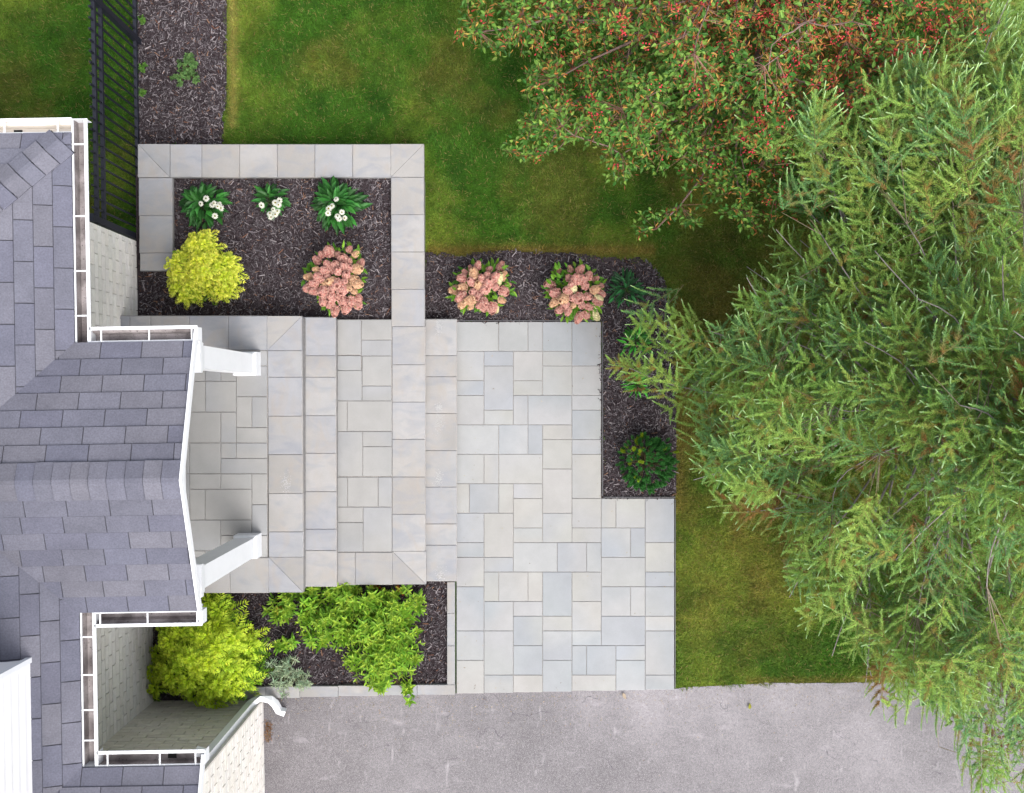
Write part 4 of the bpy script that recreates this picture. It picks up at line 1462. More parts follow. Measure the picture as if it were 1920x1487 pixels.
# foliage clumps around the right-hand bed
coneflower((1172, 543), 0.22, 80, [], 34, 'dark green leafy clump beside the right pink hydrangea', 0.12, 0.03, 1, 0.0, srgb(38, 88, 46), name='perennial_clump', group=None, hgt=0.15)
coneflower((1190, 640), 0.17, 50, [], 35, 'green leafy clump half hidden under the larch tips by the patio edge', 0.13, 0.03, 1, 0.0, srgb(56, 130, 40), name='perennial_clump', group=None, hgt=0.15)
coneflower((1192, 722), 0.13, 45, [], 36, 'small bright green clump in the mulch above the dwarf pine', 0.12, 0.022, 1, 0.0, srgb(60, 140, 40), name='perennial_clump', group=None, hgt=0.15)
# small leafy plant and weeds on the upper strip
whorl_shrub('low_plant', [(350, 125, 22, 20, .16), (335, 145, 16, 16, .12), (362, 145, 14, 14, .12), (352, 108, 14, 10, .1)], 0.0,
            'small rounded green plant alone in the mulch strip by the fence', 'plant', 90, 0.05, 0.03, 0.022, srgb(92, 132, 72), srgb(122, 160, 90), 41, (348, 132), k=3, per=3, out=0.95)
for i, (wx, wy, lab) in enumerate(((266, 38, 'small green weed at the fence foot nearest the top edge'), (268, 125, 'small green weed at the fence foot level with the round plant'), (266, 172, 'small green weed at the fence foot below the round plant'))):
    whorl_shrub('weed', [(wx, wy, 7, 9, .06)], 0.0, lab, 'weed', 9, 0.04, 0.035, 0.03, srgb(86, 136, 52), srgb(120, 160, 70), 50 + i, (wx, wy), k=2, per=3, out=0.95)

# ---- hydrangeas


def panicle_mesh(seed, cols, R=0.058, Hh=0.10):
    global rng
    rng = np.random.default_rng(seed)
    g = Geo(); n = 420
    t = U(0, 1, n) ** 0.8; az = U(0, TAU, n)
    rad = R * np.sqrt(1 - t * 0.92) * (0.85 + 0.15 * U(0, 1, n)) * (0.55 + 0.45 * np.minimum(1, t * 6))
    p = np.stack([np.cos(az) * rad, np.sin(az) * rad, t * Hh], -1)
    nrm = unit(np.stack([np.cos(az), np.sin(az), 0.35 + t * 1.2], -1) + rng.normal(size=(n, 3)) * 0.35)
    s = U(0.0055, 0.0088, n)
    a = unit(np.cross(nrm, randdir(n))); b = np.cross(nrm, a)
    c = jitcol(mixc(cols[0], cols[1], U(0, 1, n)), n, 0.05, 0.12)
    V = np.stack([p + a * s[:, None], p + b * s[:, None], p - a * s[:, None], p - b * s[:, None], p - nrm * (s * .35)[:, None]], 1).reshape(-1, 3)
    i = np.arange(n)[:, None] * 5
    cc = np.repeat(c, 5, 0); cc[4::5] *= 0.8
    g.add(V, [i + np.array([[0, 1, 4]]), i + np.array([[1, 2, 4]]), i + np.array([[2, 3, 4]]), i + np.array([[3, 0, 4]])], cc)
    # inner core
    k = 8
    rows_ = [(0.6, 0.0), (0.85, 0.2), (0.75, 0.45), (0.5, 0.75), (0.1, 0.97)]
    a_ = np.arange(k) / k * TAU
    V = np.concatenate([np.stack([np.cos(a_) * R * r * .85, np.sin(a_) * R * r * .85, a_ * 0 + h * Hh], -1) for r, h in rows_])
    g.add(V, [[q * k + j, q * k + (j + 1) % k, (q + 1) * k + (j + 1) % k, (q + 1) * k + j] for q in range(len(rows_) - 1) for j in range(k)], cols[0] * 0.7)
    o = g.build('flower_head', M['petal'])
    me = o.data
    bpy.data.objects.remove(o)
    return me


PINK = [srgb(208, 136, 126, 1.1), srgb(238, 196, 180, 1.15)]
PEACH = [srgb(222, 168, 136, 1.15), srgb(238, 204, 166, 1.15)]
CREAM = [srgb(232, 222, 166, 1.25), srgb(244, 238, 196, 1.25)]
PANS = [panicle_mesh(61, PINK), panicle_mesh(62, PINK, 0.062, 0.095), panicle_mesh(63, PEACH, 0.054, 0.11), panicle_mesh(64, PINK, 0.050, 0.12), panicle_mesh(65, CREAM, 0.056, 0.10)]


GAPH = 14.5


def hydrangea(lobes, n, z0, ctr, label, seed, creams=(), leafn=160, hmax=0.5, holes=()):
    global rng
    rng = np.random.default_rng(seed)
    rs = random.Random(seed)
    base = np.array(P(ctr[0], ctr[1], z0))
    t = thing('hydrangea', tuple(base), label, 'shrub', 'pink hydrangeas around the patio')
    pts = []
    w = [l[2] * l[3] for l in lobes]
    tries = 0
    while len(pts) < n and tries < 9000:
        tries += 1
        l = rs.choices(lobes, w)[0]
        th = rs.uniform(0, TAU); r = math.sqrt(rs.uniform(0, 1))
        x = l[0] + l[2] * r * math.cos(th); y = l[1] + l[3] * r * math.sin(th)
        if any((x - h[0]) ** 2 + (y - h[1]) ** 2 < h[2] ** 2 for h in holes): continue
        if all((x - q[0]) ** 2 + (y - q[1]) ** 2 > (GAPH if tries < 5000 else GAPH - 2.5) ** 2 for q in pts):
            pts.append((x, y))
    gs = Geo()
    allp = [(x, y, 0) for x, y in pts] + [(x, y, 1) for x, y in creams]
    rmax = max(math.hypot(x - ctr[0], y - ctr[1]) for x, y in pts)
    for i, (x, y, cr) in enumerate(allp):
        rr = math.hypot(x - ctr[0], y - ctr[1]) / rmax
        z = z0 + hmax * (0.45 + 0.5 * math.sqrt(max(0, 1 - rr * rr))) * rs.uniform(.88, 1.08)
        p = np.array(P(x, y, z))
        me = PANS[4] if cr else PANS[rs.choice([0, 0, 1, 1, 2, 3])]
        o = bpy.data.objects.new('flower_head', me); C.objects.link(o); o.parent = t
        az = math.atan2(-(y - ctr[1]), x - ctr[0]) + rs.uniform(-.5, .5)
        lean = (0.18 + 1.0 * rr) * rs.uniform(.7, 1.15)
        d = np.array([math.cos(az) * math.sin(lean), math.sin(az) * math.sin(lean), math.cos(lean)])
        o.location = tuple(p - base - d * 0.06)
        o.rotation_euler = (0, lean, az)
        s = rs.uniform(.72, 1.32); o.scale = (s, s, s * rs.uniform(.85, 1.1))
        gs.tube([base, base * 0.4 + (p - d * 0.06) * 0.6 - np.array([0, 0, 0.03]), p - d * 0.05], [0.004, 0.003, 0.0025], srgb(120, 90, 60), 4)
    gs.build('stem', M['stem'], t, tuple(base))
    g = Geo()
    m = leafn
    li = rng.choice(len(lobes), m, p=np.array(w) / sum(w))
    lb = np.array(lobes)[li]
    th = U(0, TAU, m); r = np.sqrt(U(0, 1, m)) * 1.05
    x = lb[:, 0] + lb[:, 2] * r * np.cos(th); y = lb[:, 1] + lb[:, 3] * r * np.sin(th)
    z = z0 + hmax * U(0.2, 0.72, m)
    b = PA(x, y, z)
    az = np.arctan2(b[:, 1] - base[1], b[:, 0] - base[0]) + U(-1.2, 1.2, m); el = U(-.1, .6, m)
    D = np.stack([np.cos(az) * np.cos(el), np.sin(az) * np.cos(el), np.sin(el)], -1)
    leaf8(g, b, D, UPV + rng.normal(size=(m, 3)) * 0.3, U(0.055, 0.1, m), U(0.028, 0.042, m), jitcol(mixc(srgb(74, 136, 36), srgb(130, 176, 50), U(0, 1, m)), m, 0.05, 0.12), 0.2, 0.3)
    g.build('leaves', M['leaf'], t, tuple(base))
    return t


hydrangea([(630, 500, 50, 34), (625, 530, 52, 32), (640, 560, 40, 28), (660, 480, 24, 20), (600, 520, 26, 30)], 46, 0.27, (630, 522), 'dense pink hydrangea in the raised planter', 71, hmax=0.55)
GAPH = 15.5
hydrangea([(898, 520, 36, 24), (888, 545, 38, 34), (935, 540, 26, 26), (905, 570, 30, 12), (925, 510, 20, 14)], 34, 0.0, (903, 540), 'pink hydrangea left of the two above the patio, with one cream bloom at its foot', 72, [(930, 583), (934, 522)], 220, 0.5, [(925, 555, 19), (905, 505, 11)])
hydrangea([(1075, 515, 34, 20), (1062, 550, 30, 36), (1100, 545, 30, 36), (1080, 580, 40, 16), (1040, 540, 14, 12)], 36, 0.0, (1078, 548), 'pink hydrangea overhanging the patio corner, with cream blooms at its sides', 73, [(1024, 530), (1120, 575), (1124, 560), (1116, 592), (1072, 538)], 300, 0.5, [(1048, 528, 19), (1088, 545, 16), (1075, 590, 10)])

# ---- dwarf mugo pine
rng = np.random.default_rng(81)
pc = np.array(P(1208, 866, 0.0))
pine = thing('dwarf_pine', tuple(pc), 'round dark green dwarf pine at the mulch bed corner', 'shrub')
g = Geo(); gs = Geo()
ncl = 300
th = U(0, TAU, ncl); ph = np.arccos(U(0.02, 1, ncl))
tips = pc + np.stack([np.cos(th) * np.sin(ph) * 0.31, np.sin(th) * np.sin(ph) * 0.31, 0.08 + np.cos(ph) * 0.34], -1) * (1 + 0.10 * rng.normal(size=(ncl, 1)))
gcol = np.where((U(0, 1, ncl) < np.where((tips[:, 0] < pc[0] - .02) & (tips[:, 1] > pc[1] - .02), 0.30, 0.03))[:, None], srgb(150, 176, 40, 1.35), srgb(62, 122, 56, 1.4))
for c in range(ncl):
    m = 300
    ctr = tips[c]; ax = unit((ctr - pc) * np.array([1, 1, 0.6]) + UPV * 0.25)
    d = unit(ax * U(0.2, 1.0, m)[:, None] + randdir(m) * 0.85)
    b = ctr - ax * U(0, .06, m)[:, None]
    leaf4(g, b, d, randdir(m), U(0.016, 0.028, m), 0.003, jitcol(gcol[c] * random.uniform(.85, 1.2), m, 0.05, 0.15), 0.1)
stems(gs, pc, tips[:50], 0.008, 0.003)
g.build('foliage', M['needle'], pine, tuple(pc)); gs.build('stem', M['bark'], pine, tuple(pc))

# =================================================================== TREES


def bez(a, b, sag, n=7, wob=0.05, seed=0):
    t = np.linspace(0, 1, n)[:, None]
    p = a * (1 - t) + b * t
    p = p + np.array([0, 0, 1.0]) * sag * (4 * t * (1 - t))
    r = np.random.default_rng(seed)
    w = 0
    for q in (1, 2, 3):
        w = w + np.sin(q * math.pi * t) * r.normal(size=(1, 3)) * wob * 1.6 / q
    return p + w


def prisms(g, A, B, ra, rb, ca_, cb_):
    """many thin 3-sided twigs"""
    n = len(A); T = unit(B - A); s = unit(np.cross(T, UPV + 0.01)); u = np.cross(s, T)
    V = []
    ra = np.broadcast_to(ra, (n,))[:, None]; rb = np.broadcast_to(rb, (n,))[:, None]
    for (Q, r) in ((A, ra), (B, rb)):
        for k in range(3):
            a = k * TAU / 3
            V.append(Q + s * r * math.cos(a) + u * r * math.sin(a))
    V = np.stack(V, 1).reshape(-1, 3); i = np.arange(n)[:, None] * 6
    ca_ = np.broadcast_to(ca_, (n, 3)); cb_ = np.broadcast_to(cb_, (n, 3))
    cols = np.stack([ca_] * 3 + [cb_] * 3, 1).reshape(-1, 3)
    g.add(V, [i + np.array([[0, 1, 4, 3]]), i + np.array([[1, 2, 5, 4]]), i + np.array([[2, 0, 3, 5]])], cols)


# ---- larch
rng = np.random.default_rng(91)
lb = np.array([LARCH[0], LARCH[1], -0.03])
larch = thing('larch_tree', tuple(lb), 'feathery green larch tree spreading over lawn and driveway on the right', 'tree')
gb = Geo()
ht = 6.2
tr = np.array([lb + np.array([0.05 * math.sin(z), 0.04 * math.cos(z * 1.3), z]) for z in np.linspace(0, ht, 10)])
gb.tube(tr, np.linspace(0.11, 0.02, 10), srgb(118, 108, 104), 10)
OUT = [(1440, 95), (1400, 170), (1415, 240), (1440, 320), (1500, 350), (1540, 385), (1500, 410), (1440, 440), (1400, 500), (1370, 545), (1330, 585), (1310, 640), (1262, 620), (1225, 520), (1190, 535), (1160, 600), (1200, 620),
       (1135, 680), (1150, 720), (1180, 790), (1260, 785), (1300, 780), (1275, 840), (1295, 930), (1330, 985), (1420, 1000), (1470, 1050), (1440, 1140), (1480, 1180), (1570, 1170), (1590, 1260),
       (1640, 1310), (1590, 1330), (1650, 1350), (1760, 1330), (1790, 1400), (1830, 1470), (1850, 1540), (2200, 1700), (2600, 1600), (2700, 400), (2300, -200), (1860, -150), (1800, 60), (1700, 90), (1600, 150), (1520, 110)]
# primary limbs: targets (px,py,z) -> start height
LIMBS = []
limb_pts = []
tg = [(1180, 690, 1.0, 1.0), (1230, 600, 1.2, 1.3), (1330, 620, 1.9, 2.2), (1400, 520, 2.3, 2.6), (1300, 900, 1.3, 1.5), (1360, 780, 1.6, 1.9), (1400, 960, 1.2, 1.4), (1480, 1120, 1.4, 1.7), (1560, 1230, 1.7, 2.0), (1620, 1310, 1.3, 1.6),
      (1750, 1250, 2.0, 2.4), (1840, 1420, 1.9, 2.3), (1950, 1480, 2.4, 2.8), (1445, 150, 3.1, 2.7), (1550, 300, 3.1, 2.9), (1650, 180, 3.3, 3.1), (1860, 60, 3.3, 3.2), (1780, 330, 3.5, 3.6), (1540, 130, 3.1, 2.9), (1500, 240, 3.0, 2.8), (1740, 90, 3.2, 3.1), (1700, 420, 3.0, 3.4), (1500, 450, 2.0, 2.4), (1800, 250, 2.6, 3.0), (1900, 120, 2.4, 2.8),
      (1620, 640, 3.2, 3.7), (1720, 560, 3.5, 4.0), (1800, 760, 3.9, 4.4), (1780, 930, 3.5, 4.0), (1650, 850, 2.9, 3.3), (1680, 1050, 2.9, 3.3), (1850, 1100, 3.3, 3.8), (1560, 760, 2.5, 2.9), (1560, 960, 2.3, 2.7), (1900, 620, 4.2, 4.8), (1920, 400, 3.4, 3.9),
      (1330, 700, 1.5, 1.8), (1700, 700, 3.2, 3.7), (1520, 880, 2.0, 2.3), (1600, 1130, 2.0, 2.4), (1720, 1150, 2.6, 3.0), (1700, 1330, 1.5, 1.8), (1880, 1300, 2.5, 3.0), (1800, 1360, 1.8, 2.2), (1900, 1460, 1.8, 2.2), (1840, 1500, 1.5, 1.9), (1960, 1560, 1.9, 2.3), (1640, 1290, 1.3, 1.6), (1760, 1400, 1.4, 1.8), (1900, -20, 2.7, 3.0), (1960, 60, 2.8, 3.1), (1560, 150, 2.4, 2.7), (1600, 420, 2.4, 2.8), (1500, 380, 2.1, 2.4), (1720, 250, 2.8, 3.1), (1850, 180, 2.9, 3.2), (1950, 250, 3.0, 3.3), (1880, 480, 3.4, 3.9), (1450, 560, 2.0, 2.4),
      (2100, 1300, 2.6, 3.0), (2300, 900, 2.5, 3.0), (2250, 500, 2.6, 3.0), (2150, 200, 2.2, 2.6), (2400, 1100, 1.6, 2.0), (2000, 900, 4.4, 5.0), (1480, 640, 2.4, 2.8), (1455, 430, 2.3, 2.6), (1400, 500, 1.9, 2.2), (1540, 440, 2.7, 3.0), (1640, 470, 3.1, 3.5), (1500, 520, 2.4, 2.8), (1430, 540, 2.0, 2.4)]
for i, (px_, py_, z_, zs_) in enumerate(tg):
    if py_ < 350: z_ -= 0.5; zs_ -= 0.3
    b = np.array(P(px_, py_, z_)); a = lb + np.array([0, 0, zs_ * 0.94])
    pts = bez(a, b, -0.10, 12, 0.06, 300 + i)
    r0 = 0.008 + 0.005 * np.linalg.norm(b - a) / 2
    gb.tube(pts, np.linspace(r0, 0.004, 12), srgb(150, 142, 136), 5)
    limb_pts.append(np.concatenate([pts[2:], (pts[2:-1] + pts[3:]) / 2]))
LP = np.concatenate(limb_pts)
# sprays: the sampled point is where a spray ends, so the crown keeps its ragged outline
N1 = 2600
px = np.concatenate([U(1130, 2060, N1 * 4), U(2060, 2600, N1)]); py = U(-100, 1650, N1 * 5)
sh_ = rng.permutation(len(px)); px = px[sh_]; py = py[sh_]
ok = inpoly(px, py, OUT)
px, py = px[ok], py[ok]
n = len(px)
x0 = (px - CX) / F; y0 = -(py - CY) / F
zz = np.full(n, 2.0)
for _ in range(6):
    xw = x0 * (H - zz); yw = y0 * (H - zz)
    rr = np.hypot(xw - lb[0], yw - lb[1])
    zz = (5.0 - 1.25 * rr + 1.9 * ((yw - 1.4) / 1.0).clip(0, 1) + 1.1 * ((-yw - 2.0) / 0.6).clip(0, 1)).clip(0.85, 5.2)
dep = U(0, 1, n)
zz = zz - dep ** 1.6 * np.minimum(zz - 0.4, np.where(py < 350, 0.9, 2.4))
tipp = PA(px, py, zz)
outd = tipp[:, :2] - lb[:2]
az0 = np.arctan2(outd[:, 1], outd[:, 0]) + rng.normal(size=n) * 0.5
D = np.stack([np.cos(az0), np.sin(az0), rng.normal(size=n) * 0.14 - 0.10], -1); D = unit(D)
Ls = U(0.38, 0.72, n)
pts = tipp - D * Ls[:, None]
dist = np.full(n, 9.0); near = np.zeros(n, int)
for i0 in range(0, n, 400):
    dd = np.linalg.norm(pts[i0:i0 + 400, None] - LP[None], axis=2)
    near[i0:i0 + 400] = dd.argmin(1); dist[i0:i0 + 400] = dd.min(1)
clump = fnoise(tipp[:, 0], tipp[:, 1], 1.9, 40, 3) + 0.25 * vnoise(tipp[:, 2], tipp[:, 0], 2.0, 3)
core = np.exp(-(((px - 1600) / 190) ** 2 + ((py - 900) / 160) ** 2))
keep = (clump > 0.52 + 0.16 * core) | (dist < 0.13)
keep |= (py > 390) & (py < 560) & (px > 1390) & (px < 1620)
keep |= ((py > 1230) & (px > 1560)) | ((px > 1780) & (py < 260))
keep &= dist < 0.62
keep &= ~((px < 1265) & (U(0, 1, n) < 0.5))
keep &= ~((px < 1640) & (py < 340) & (U(0, 1, n) < 0.45))
NS = 1450
sel = np.where(keep)[0][:NS]
pts, near, D, Ls, tipp = pts[sel], near[sel], D[sel], Ls[sel], tipp[sel]
ns = len(pts)
print('LARCH SPRAYS', ns)
hubs = LP[near]
prisms(gb, hubs, pts, 0.004, 0.003, srgb(140, 128, 112), srgb(132, 120, 90))
g = Geo(); gt = Geo()
Sd = unit(np.cross(D, UPV))
hue = U(0, 1, ns)
c_a = srgb(112, 152, 66, 1.35); c_b = srgb(154, 180, 84, 1.35); c_c = srgb(98, 142, 84, 1.35)
scol = mixc(c_a, c_b, hue); sl = U(0, 1, ns) < 0.3; scol[sl] = c_c
brown = U(0, 1, ns) < 0.04; scol[brown] = srgb(150, 110, 60)
SA, SD, SLn, SC_ = [], [], [], []
SA.append(pts + D * (Ls * .1)[:, None]); SD.append(D); SLn.append(Ls * 0.9); SC_.append(scol)
for j in range(8):
    t = 0.06 + 0.86 * j / 8 + U(-.04, .04, ns)
    sgn = 1 if j % 2 else -1
    ang = U(0.6, 1.0, ns) * sgn
    d = D * np.cos(ang)[:, None] + Sd * np.sin(ang)[:, None] + UPV * U(-0.1, 0.25, ns)[:, None]
    SA.append(pts + D * (Ls * t)[:, None]); SD.append(unit(d)); SLn.append(Ls * (0.48 - 0.26 * t) * U(0.7, 1.3, ns)); SC_.append(jitcol(scol, ns, 0.05, 0.1))
SA = np.concatenate(SA); SD = np.concatenate(SD); SLn = np.concatenate(SLn); SC_ = np.concatenate(SC_)
nsh = len(SA)
curl = U(0.0, 0.4, nsh)
endp = SA + SD * SLn[:, None] + UPV * (SLn * curl)[:, None]
midp = SA + SD * (SLn * .55)[:, None] + UPV * (SLn * curl * .25)[:, None]
prisms(gt, SA, midp, 0.0028, 0.0022, srgb(132, 104, 66), srgb(124, 124, 66))
prisms(gt, midp, endp, 0.0022, 0.002, srgb(120, 140, 70), srgb(150, 178, 104))
tipm = (U(0, 1, nsh) < 0.45) & (endp[:, 2] > 1.0)
e2 = endp + (unit(endp - midp) + UPV * 0.3) * U(0.025, 0.06, nsh)[:, None]
prisms(gt, endp[tipm], e2[tipm], 0.006, 0.0042, srgb(136, 180, 104, 1.2), srgb(184, 210, 152, 1.15))
DRY = (U(0, 1, nsh) < 0.22) * U(0.4, 1, nsh)
NN = 112
for k in range(NN):
    t = (k + U(0, 1, nsh)) / NN
    p = SA + SD * (SLn * t)[:, None] + UPV * (SLn * curl * t * t)[:, None]
    rd = randdir(nsh)
    rd = unit(rd - SD * (rd * SD).sum(1, keepdims=True))
    d = unit(SD * 0.75 + rd * np.array([1, 1, 0.55]))
    c = jitcol(mixc(mixc(SC_, srgb(146, 192, 96, 1.2), (t ** 2.5) * 0.6), srgb(166, 122, 62, 1.1), DRY * (1 - t * 1.5).clip(0, 1)), nsh, 0.04, 0.12)
    L = U(0.028, 0.046, nsh) * (1.15 - 0.8 * t)
    s_ = unit(np.cross(d, UPV + rng.normal(size=(nsh, 3)) * 0.4)) * 0.0026
    V = np.stack([p - s_, p + s_, p + d * L[:, None]], 1).reshape(-1, 3)
    g.add(V, [(np.arange(nsh)[:, None] * 3 + np.array([[0, 1, 2]]))], np.repeat(c, 3, 0))
tk = gb.build('trunk', M['bark'], larch, tuple(lb), smooth=True)
g.build('crown', M['needle'], larch, tuple(lb)); gt.build('twigs', M['stem'], larch, tuple(lb))

# ---- crab apple
rng = np.random.default_rng(101)
cb = np.array(P(1420, 70, 0.0)); cb[2] = -0.03
crab = thing('crabapple_tree', tuple(cb), 'crab apple tree with red fruit and orange-tinged leaves along the top', 'tree')
gb = Geo()
tr = np.array([cb + np.array([0.04 * math.sin(z * 2), 0.05 * z, z]) for z in np.linspace(0, 2.6, 6)])
gb.tube(tr, np.linspace(0.10, 0.05, 6), srgb(92, 80, 78), 9)
OUTC = [(840, 30), (870, 0), (870, -300), (1900, -400), (1850, 60), (1800, 120), (1740, 150), (1700, 220), (1720, 330), (1600, 430), (1440, 455), (1350, 420), (1230, 450), (1180, 430), (1200, 400), (1290, 370), (1290, 330), (1200, 320), (1170, 370), (1140, 370), (1130, 300),
        (1070, 270), (1000, 300), (930, 290), (980, 220), (1020, 190), (960, 160), (900, 150), (940, 110), (860, 90)]
tg = [(1165, 290, 1.5, 1.3), (1000, 230, 1.4, 1.3), (900, 60, 1.8, 1.5), (980, 30, 2.1, 1.7), (1040, 150, 1.9, 1.6), (1150, 20, 2.4, 1.9), (1250, 160, 2.2, 1.8), (1395, 395, 1.6, 1.4), (1610, 300, 2.0, 1.7), (1300, 40, 2.8, 2.1), (1230, 430, 1.1, 1.0),
      (1450, 200, 2.5, 2.0), (1700, 120, 2.3, 1.8), (1650, 0, 2.6, 2.1), (1780, 40, 2.1, 1.7), (1500, 60, 3.0, 2.3), (1100, -150, 2.6, 2.1), (1400, -250, 2.9, 2.3), (1750, -250, 2.5, 2.0), (960, -150, 2.2, 1.8), (1560, 400, 1.5, 1.4), (1320, 280, 1.9, 1.6)]
LPc = []; DEN = []
for i, (px_, py_, z_, zs_) in enumerate(tg):
    b = np.array(P(px_, py_, z_)); a = cb + np.array([0, 0.05 * zs_, zs_])
    pp = bez(a, b, 0.15, 9, 0.09, 500 + i)
    r0 = 0.022 + 0.006 * np.linalg.norm(b - a)
    gb.tube(pp, np.linspace(r0, 0.005, 9), srgb(140, 116, 108), 5)
    LPc.append(pp[2:])
    # secondary limbs
    for q in range(5):
        k = rng.integers(3, 9); dd = unit(randdir(1)[0] * np.array([1, 1, .35]) + unit(b - a) * 0.9)
        e = pp[k] + dd * U(0.35, 0.85)
        if e[2] < 0.6: e[2] = 0.6
        ppx, ppy = CX + e[0] * F / (H - e[2]), CY - e[1] * F / (H - e[2])
        if not inpoly(np.array([ppx]), np.array([ppy]), OUTC)[0]: continue
        sp = bez(pp[k], e, -0.02, 6, 0.03, 900 + i * 10 + q)
        gb.tube(sp, np.linspace(0.008, 0.003, 6), srgb(146, 120, 112), 4)
        LPc.append(sp)
LPc = np.concatenate(LPc)
n = 30000
px = U(830, 1930, n); py = U(-300, 460, n)
ok = inpoly(px, py, OUTC); px, py = px[ok], py[ok]; n = len(px)
zz = U(0.9, 3.0, n)
pts = PA(px, py, zz)
dist = np.full(n, 9.0); near = np.zeros(n, int)
for i0 in range(0, n, 400):
    dd = np.linalg.norm(pts[i0:i0 + 400, None] - LPc[None], axis=2)
    near[i0:i0 + 400] = dd.argmin(1); dist[i0:i0 + 400] = dd.min(1)
edge_d = U(0, 1, n)
keep = (dist < 0.34) & ((py < 300) | (edge_d < 0.7)) & (fnoise(px / 100, py / 100, 2.6, 60, 3) > 0.30)
pts = pts[keep][:4600]; near = near[keep][:4600]
ppx = px[keep][:4600]; ppy = py[keep][:4600]
nc = len(pts); print('CRAB CLUSTERS', nc)
hub = LPc[near]
prisms(gb, hub, pts, 0.004, 0.002, srgb(150, 110, 98), srgb(150, 120, 90))
redness = (((ppx - 900) / 900).clip(0, 1) * 0.35 + ((200 - ppy) / 250).clip(-.4, 1) * 0.5 + (fnoise(ppx / 100, ppy / 100, 1.3, 70, 3) - .5) * 1.6 + 0.1).clip(0, 1)
g = Geo()
LV = 10
for q in range(LV):
    az = U(0, TAU, nc); el = U(-.3, .8, nc)
    D = np.stack([np.cos(az) * np.cos(el), np.sin(az) * np.cos(el), np.sin(el)], -1)
    b = pts + D * U(0, .05, nc)[:, None] - unit(pts - hub) * U(0, 0.10, nc)[:, None]
    gcol = mixc(srgb(66, 120, 42), srgb(146, 182, 80), U(0, 1, nc) ** 1.6)
    ora = mixc(srgb(170, 72, 48), srgb(208, 174, 86), U(0, 1, nc))
    isor = U(0, 1, nc) < (0.20 + 0.50 * redness)
    col = np.where(isor[:, None], ora, gcol)
    L = np.where(isor, U(0.032, 0.06, nc), U(0.036, 0.066, nc)); W = np.where(isor, U(0.008, 0.017, nc), U(0.022, 0.036, nc))
    leaf8(g, b, D, UPV + rng.normal(size=(nc, 3)) * 0.5, L, W, jitcol(col, nc, 0.07, 0.16), 0.25, 0.3)
# fruit bunches
gf = Geo()
fi = np.where(U(0, 1, nc) < (0.05 + 0.36 * redness))[0]
ico = np.array([(0, 0, 1), (.89, 0, .45), (.28, .85, .45), (-.72, .53, .45), (-.72, -.53, .45), (.28, -.85, .45), (.72, .53, -.45), (-.28, .85, -.45), (-.89, 0, -.45), (-.28, -.85, -.45), (.72, -.53, -.45), (0, 0, -1)])
icf = np.array([(0, 1, 2), (0, 2, 3), (0, 3, 4), (0, 4, 5), (0, 5, 1), (1, 6, 2), (2, 6, 7), (2, 7, 3), (3, 7, 8), (3, 8, 4), (4, 8, 9), (4, 9, 5), (5, 9, 10), (5, 10, 1), (1, 10, 6), (11, 7, 6), (11, 8, 7), (11, 9, 8), (11, 10, 9), (11, 6, 10)])
for q in range(7):
    m = len(fi); c = pts[fi] + rng.normal(size=(m, 3)) * np.array([.026, .026, .018]) + UPV * 0.012
    V = (c[:, None] + ico[None] * U(0.0055, 0.0095, m)[:, None, None]).reshape(-1, 3)
    F_ = (np.arange(m)[:, None, None] * 12 + icf[None]).reshape(-1, 3)
    gf.add(V, [F_], np.repeat(jitcol(mixc(srgb(176, 24, 52, 1.2), srgb(214, 54, 66, 1.2), U(0, 1, m)), m, 0.06, 0.15), 12, 0))
gb.build('trunk', M['bark'], crab, tuple(cb), smooth=True)
g.build('crown', M['leaf'], crab, tuple(cb))
tag(gf.build('fruit', M['fruit'], crab, tuple(cb), smooth=True), kind='stuff')

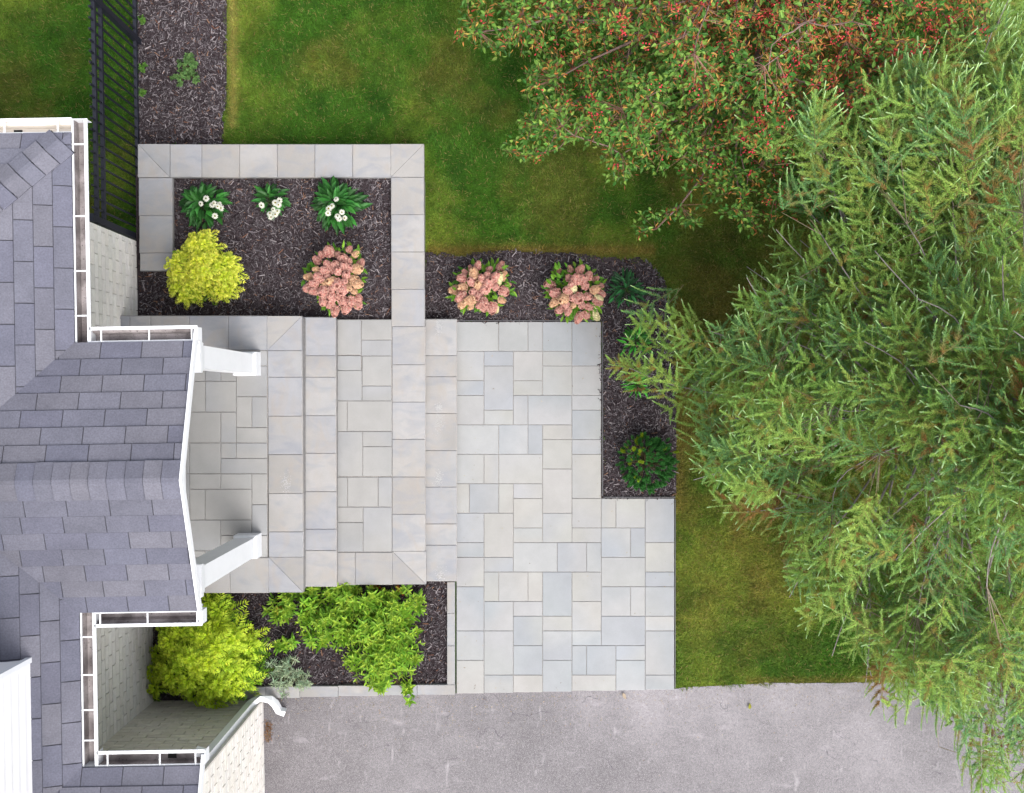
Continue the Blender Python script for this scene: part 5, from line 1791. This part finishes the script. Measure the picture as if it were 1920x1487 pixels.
# =================================================================== small litter
rng = np.random.default_rng(111)
g = Geo()
n = 700
px = U(860, 1262, n); py = U(606, 1298, n)
e = np.minimum.reduce([np.abs(px - 858), np.abs(py - 604) + (px > 1128) * 99, np.abs(px - 1127) + (py > 934) * 99, np.abs(px - 1264), np.abs(py - 1298)])
ok = (U(0, 1, n) < np.exp(-e / 14) + 0.07) & ~((px > 1126) & (py < 936))
px, py = px[ok], py[ok]; b = PA(px, py, 0.0145 + 0 * px)
n2 = 1100
dx = U(500, 1900, n2); dy = np.interp(dx, [p[0] for p in top], [p[1] for p in top]) + rng.gamma(1.2, 26, n2) + 3
b = np.concatenate([b, PA(dx, dy, -0.003 + 0 * dx)])
m = len(b); az = U(0, TAU, m)
D_ = np.stack([np.cos(az), np.sin(az), 0.05 + 0 * az], -1)
leaf4(g, b, D_, np.tile(UPV, (m, 1)), U(0.008, 0.03, m), U(0.002, 0.007, m), jitcol(mixc(srgb(110, 88, 66), srgb(176, 158, 120), U(0, 1, m)), m, 0.08, 0.2), 0.2)
tag(g.build('leaf_litter', M['litter']), 'bits of bark and dry needles strewn along the patio joints and driveway edge', kind='stuff')


def litter_leaf(px_, py_, col, L, label, name='fallen_leaf'):
    b = np.array(P(px_, py_, 0.004)); g = Geo()
    a = random.uniform(0, TAU); D = np.array([[math.cos(a), math.sin(a), 0.12]])
    leaf8(g, b[None], D, UPV[None] + 0.1, L, L * 0.5, col, 0.25, 0.2)
    o = g.build(name, M['litter'], None, tuple(b))
    return tag(o, label, 'leaf')


litter_leaf(1405, 1330, srgb(150, 150, 50), 0.07, 'yellow-green leaf lying on the driveway below the larch')
litter_leaf(1168, 1299, srgb(176, 160, 140), 0.08, 'pale curled dry leaf at the patio bottom edge')
g = Geo(); b = np.array(P(503, 1372, 0.0)); n = 260
p = b + np.stack([U(-.035, .04, n), U(-.1, .11, n), U(0, .01, n)], -1)
leaf4(g, p, randdir(n) * np.array([1, 1, .4]) + UPV * 0.3, randdir(n), U(0.02, 0.05, n), 0.004, jitcol(mixc(srgb(150, 92, 44), srgb(180, 140, 80), U(0, 1, n)), n), 0.1)
tag(g.build('dry_weed', M['blade'], None, tuple(b)), 'dry orange-brown weed tuft under the downspout spout', 'weed')
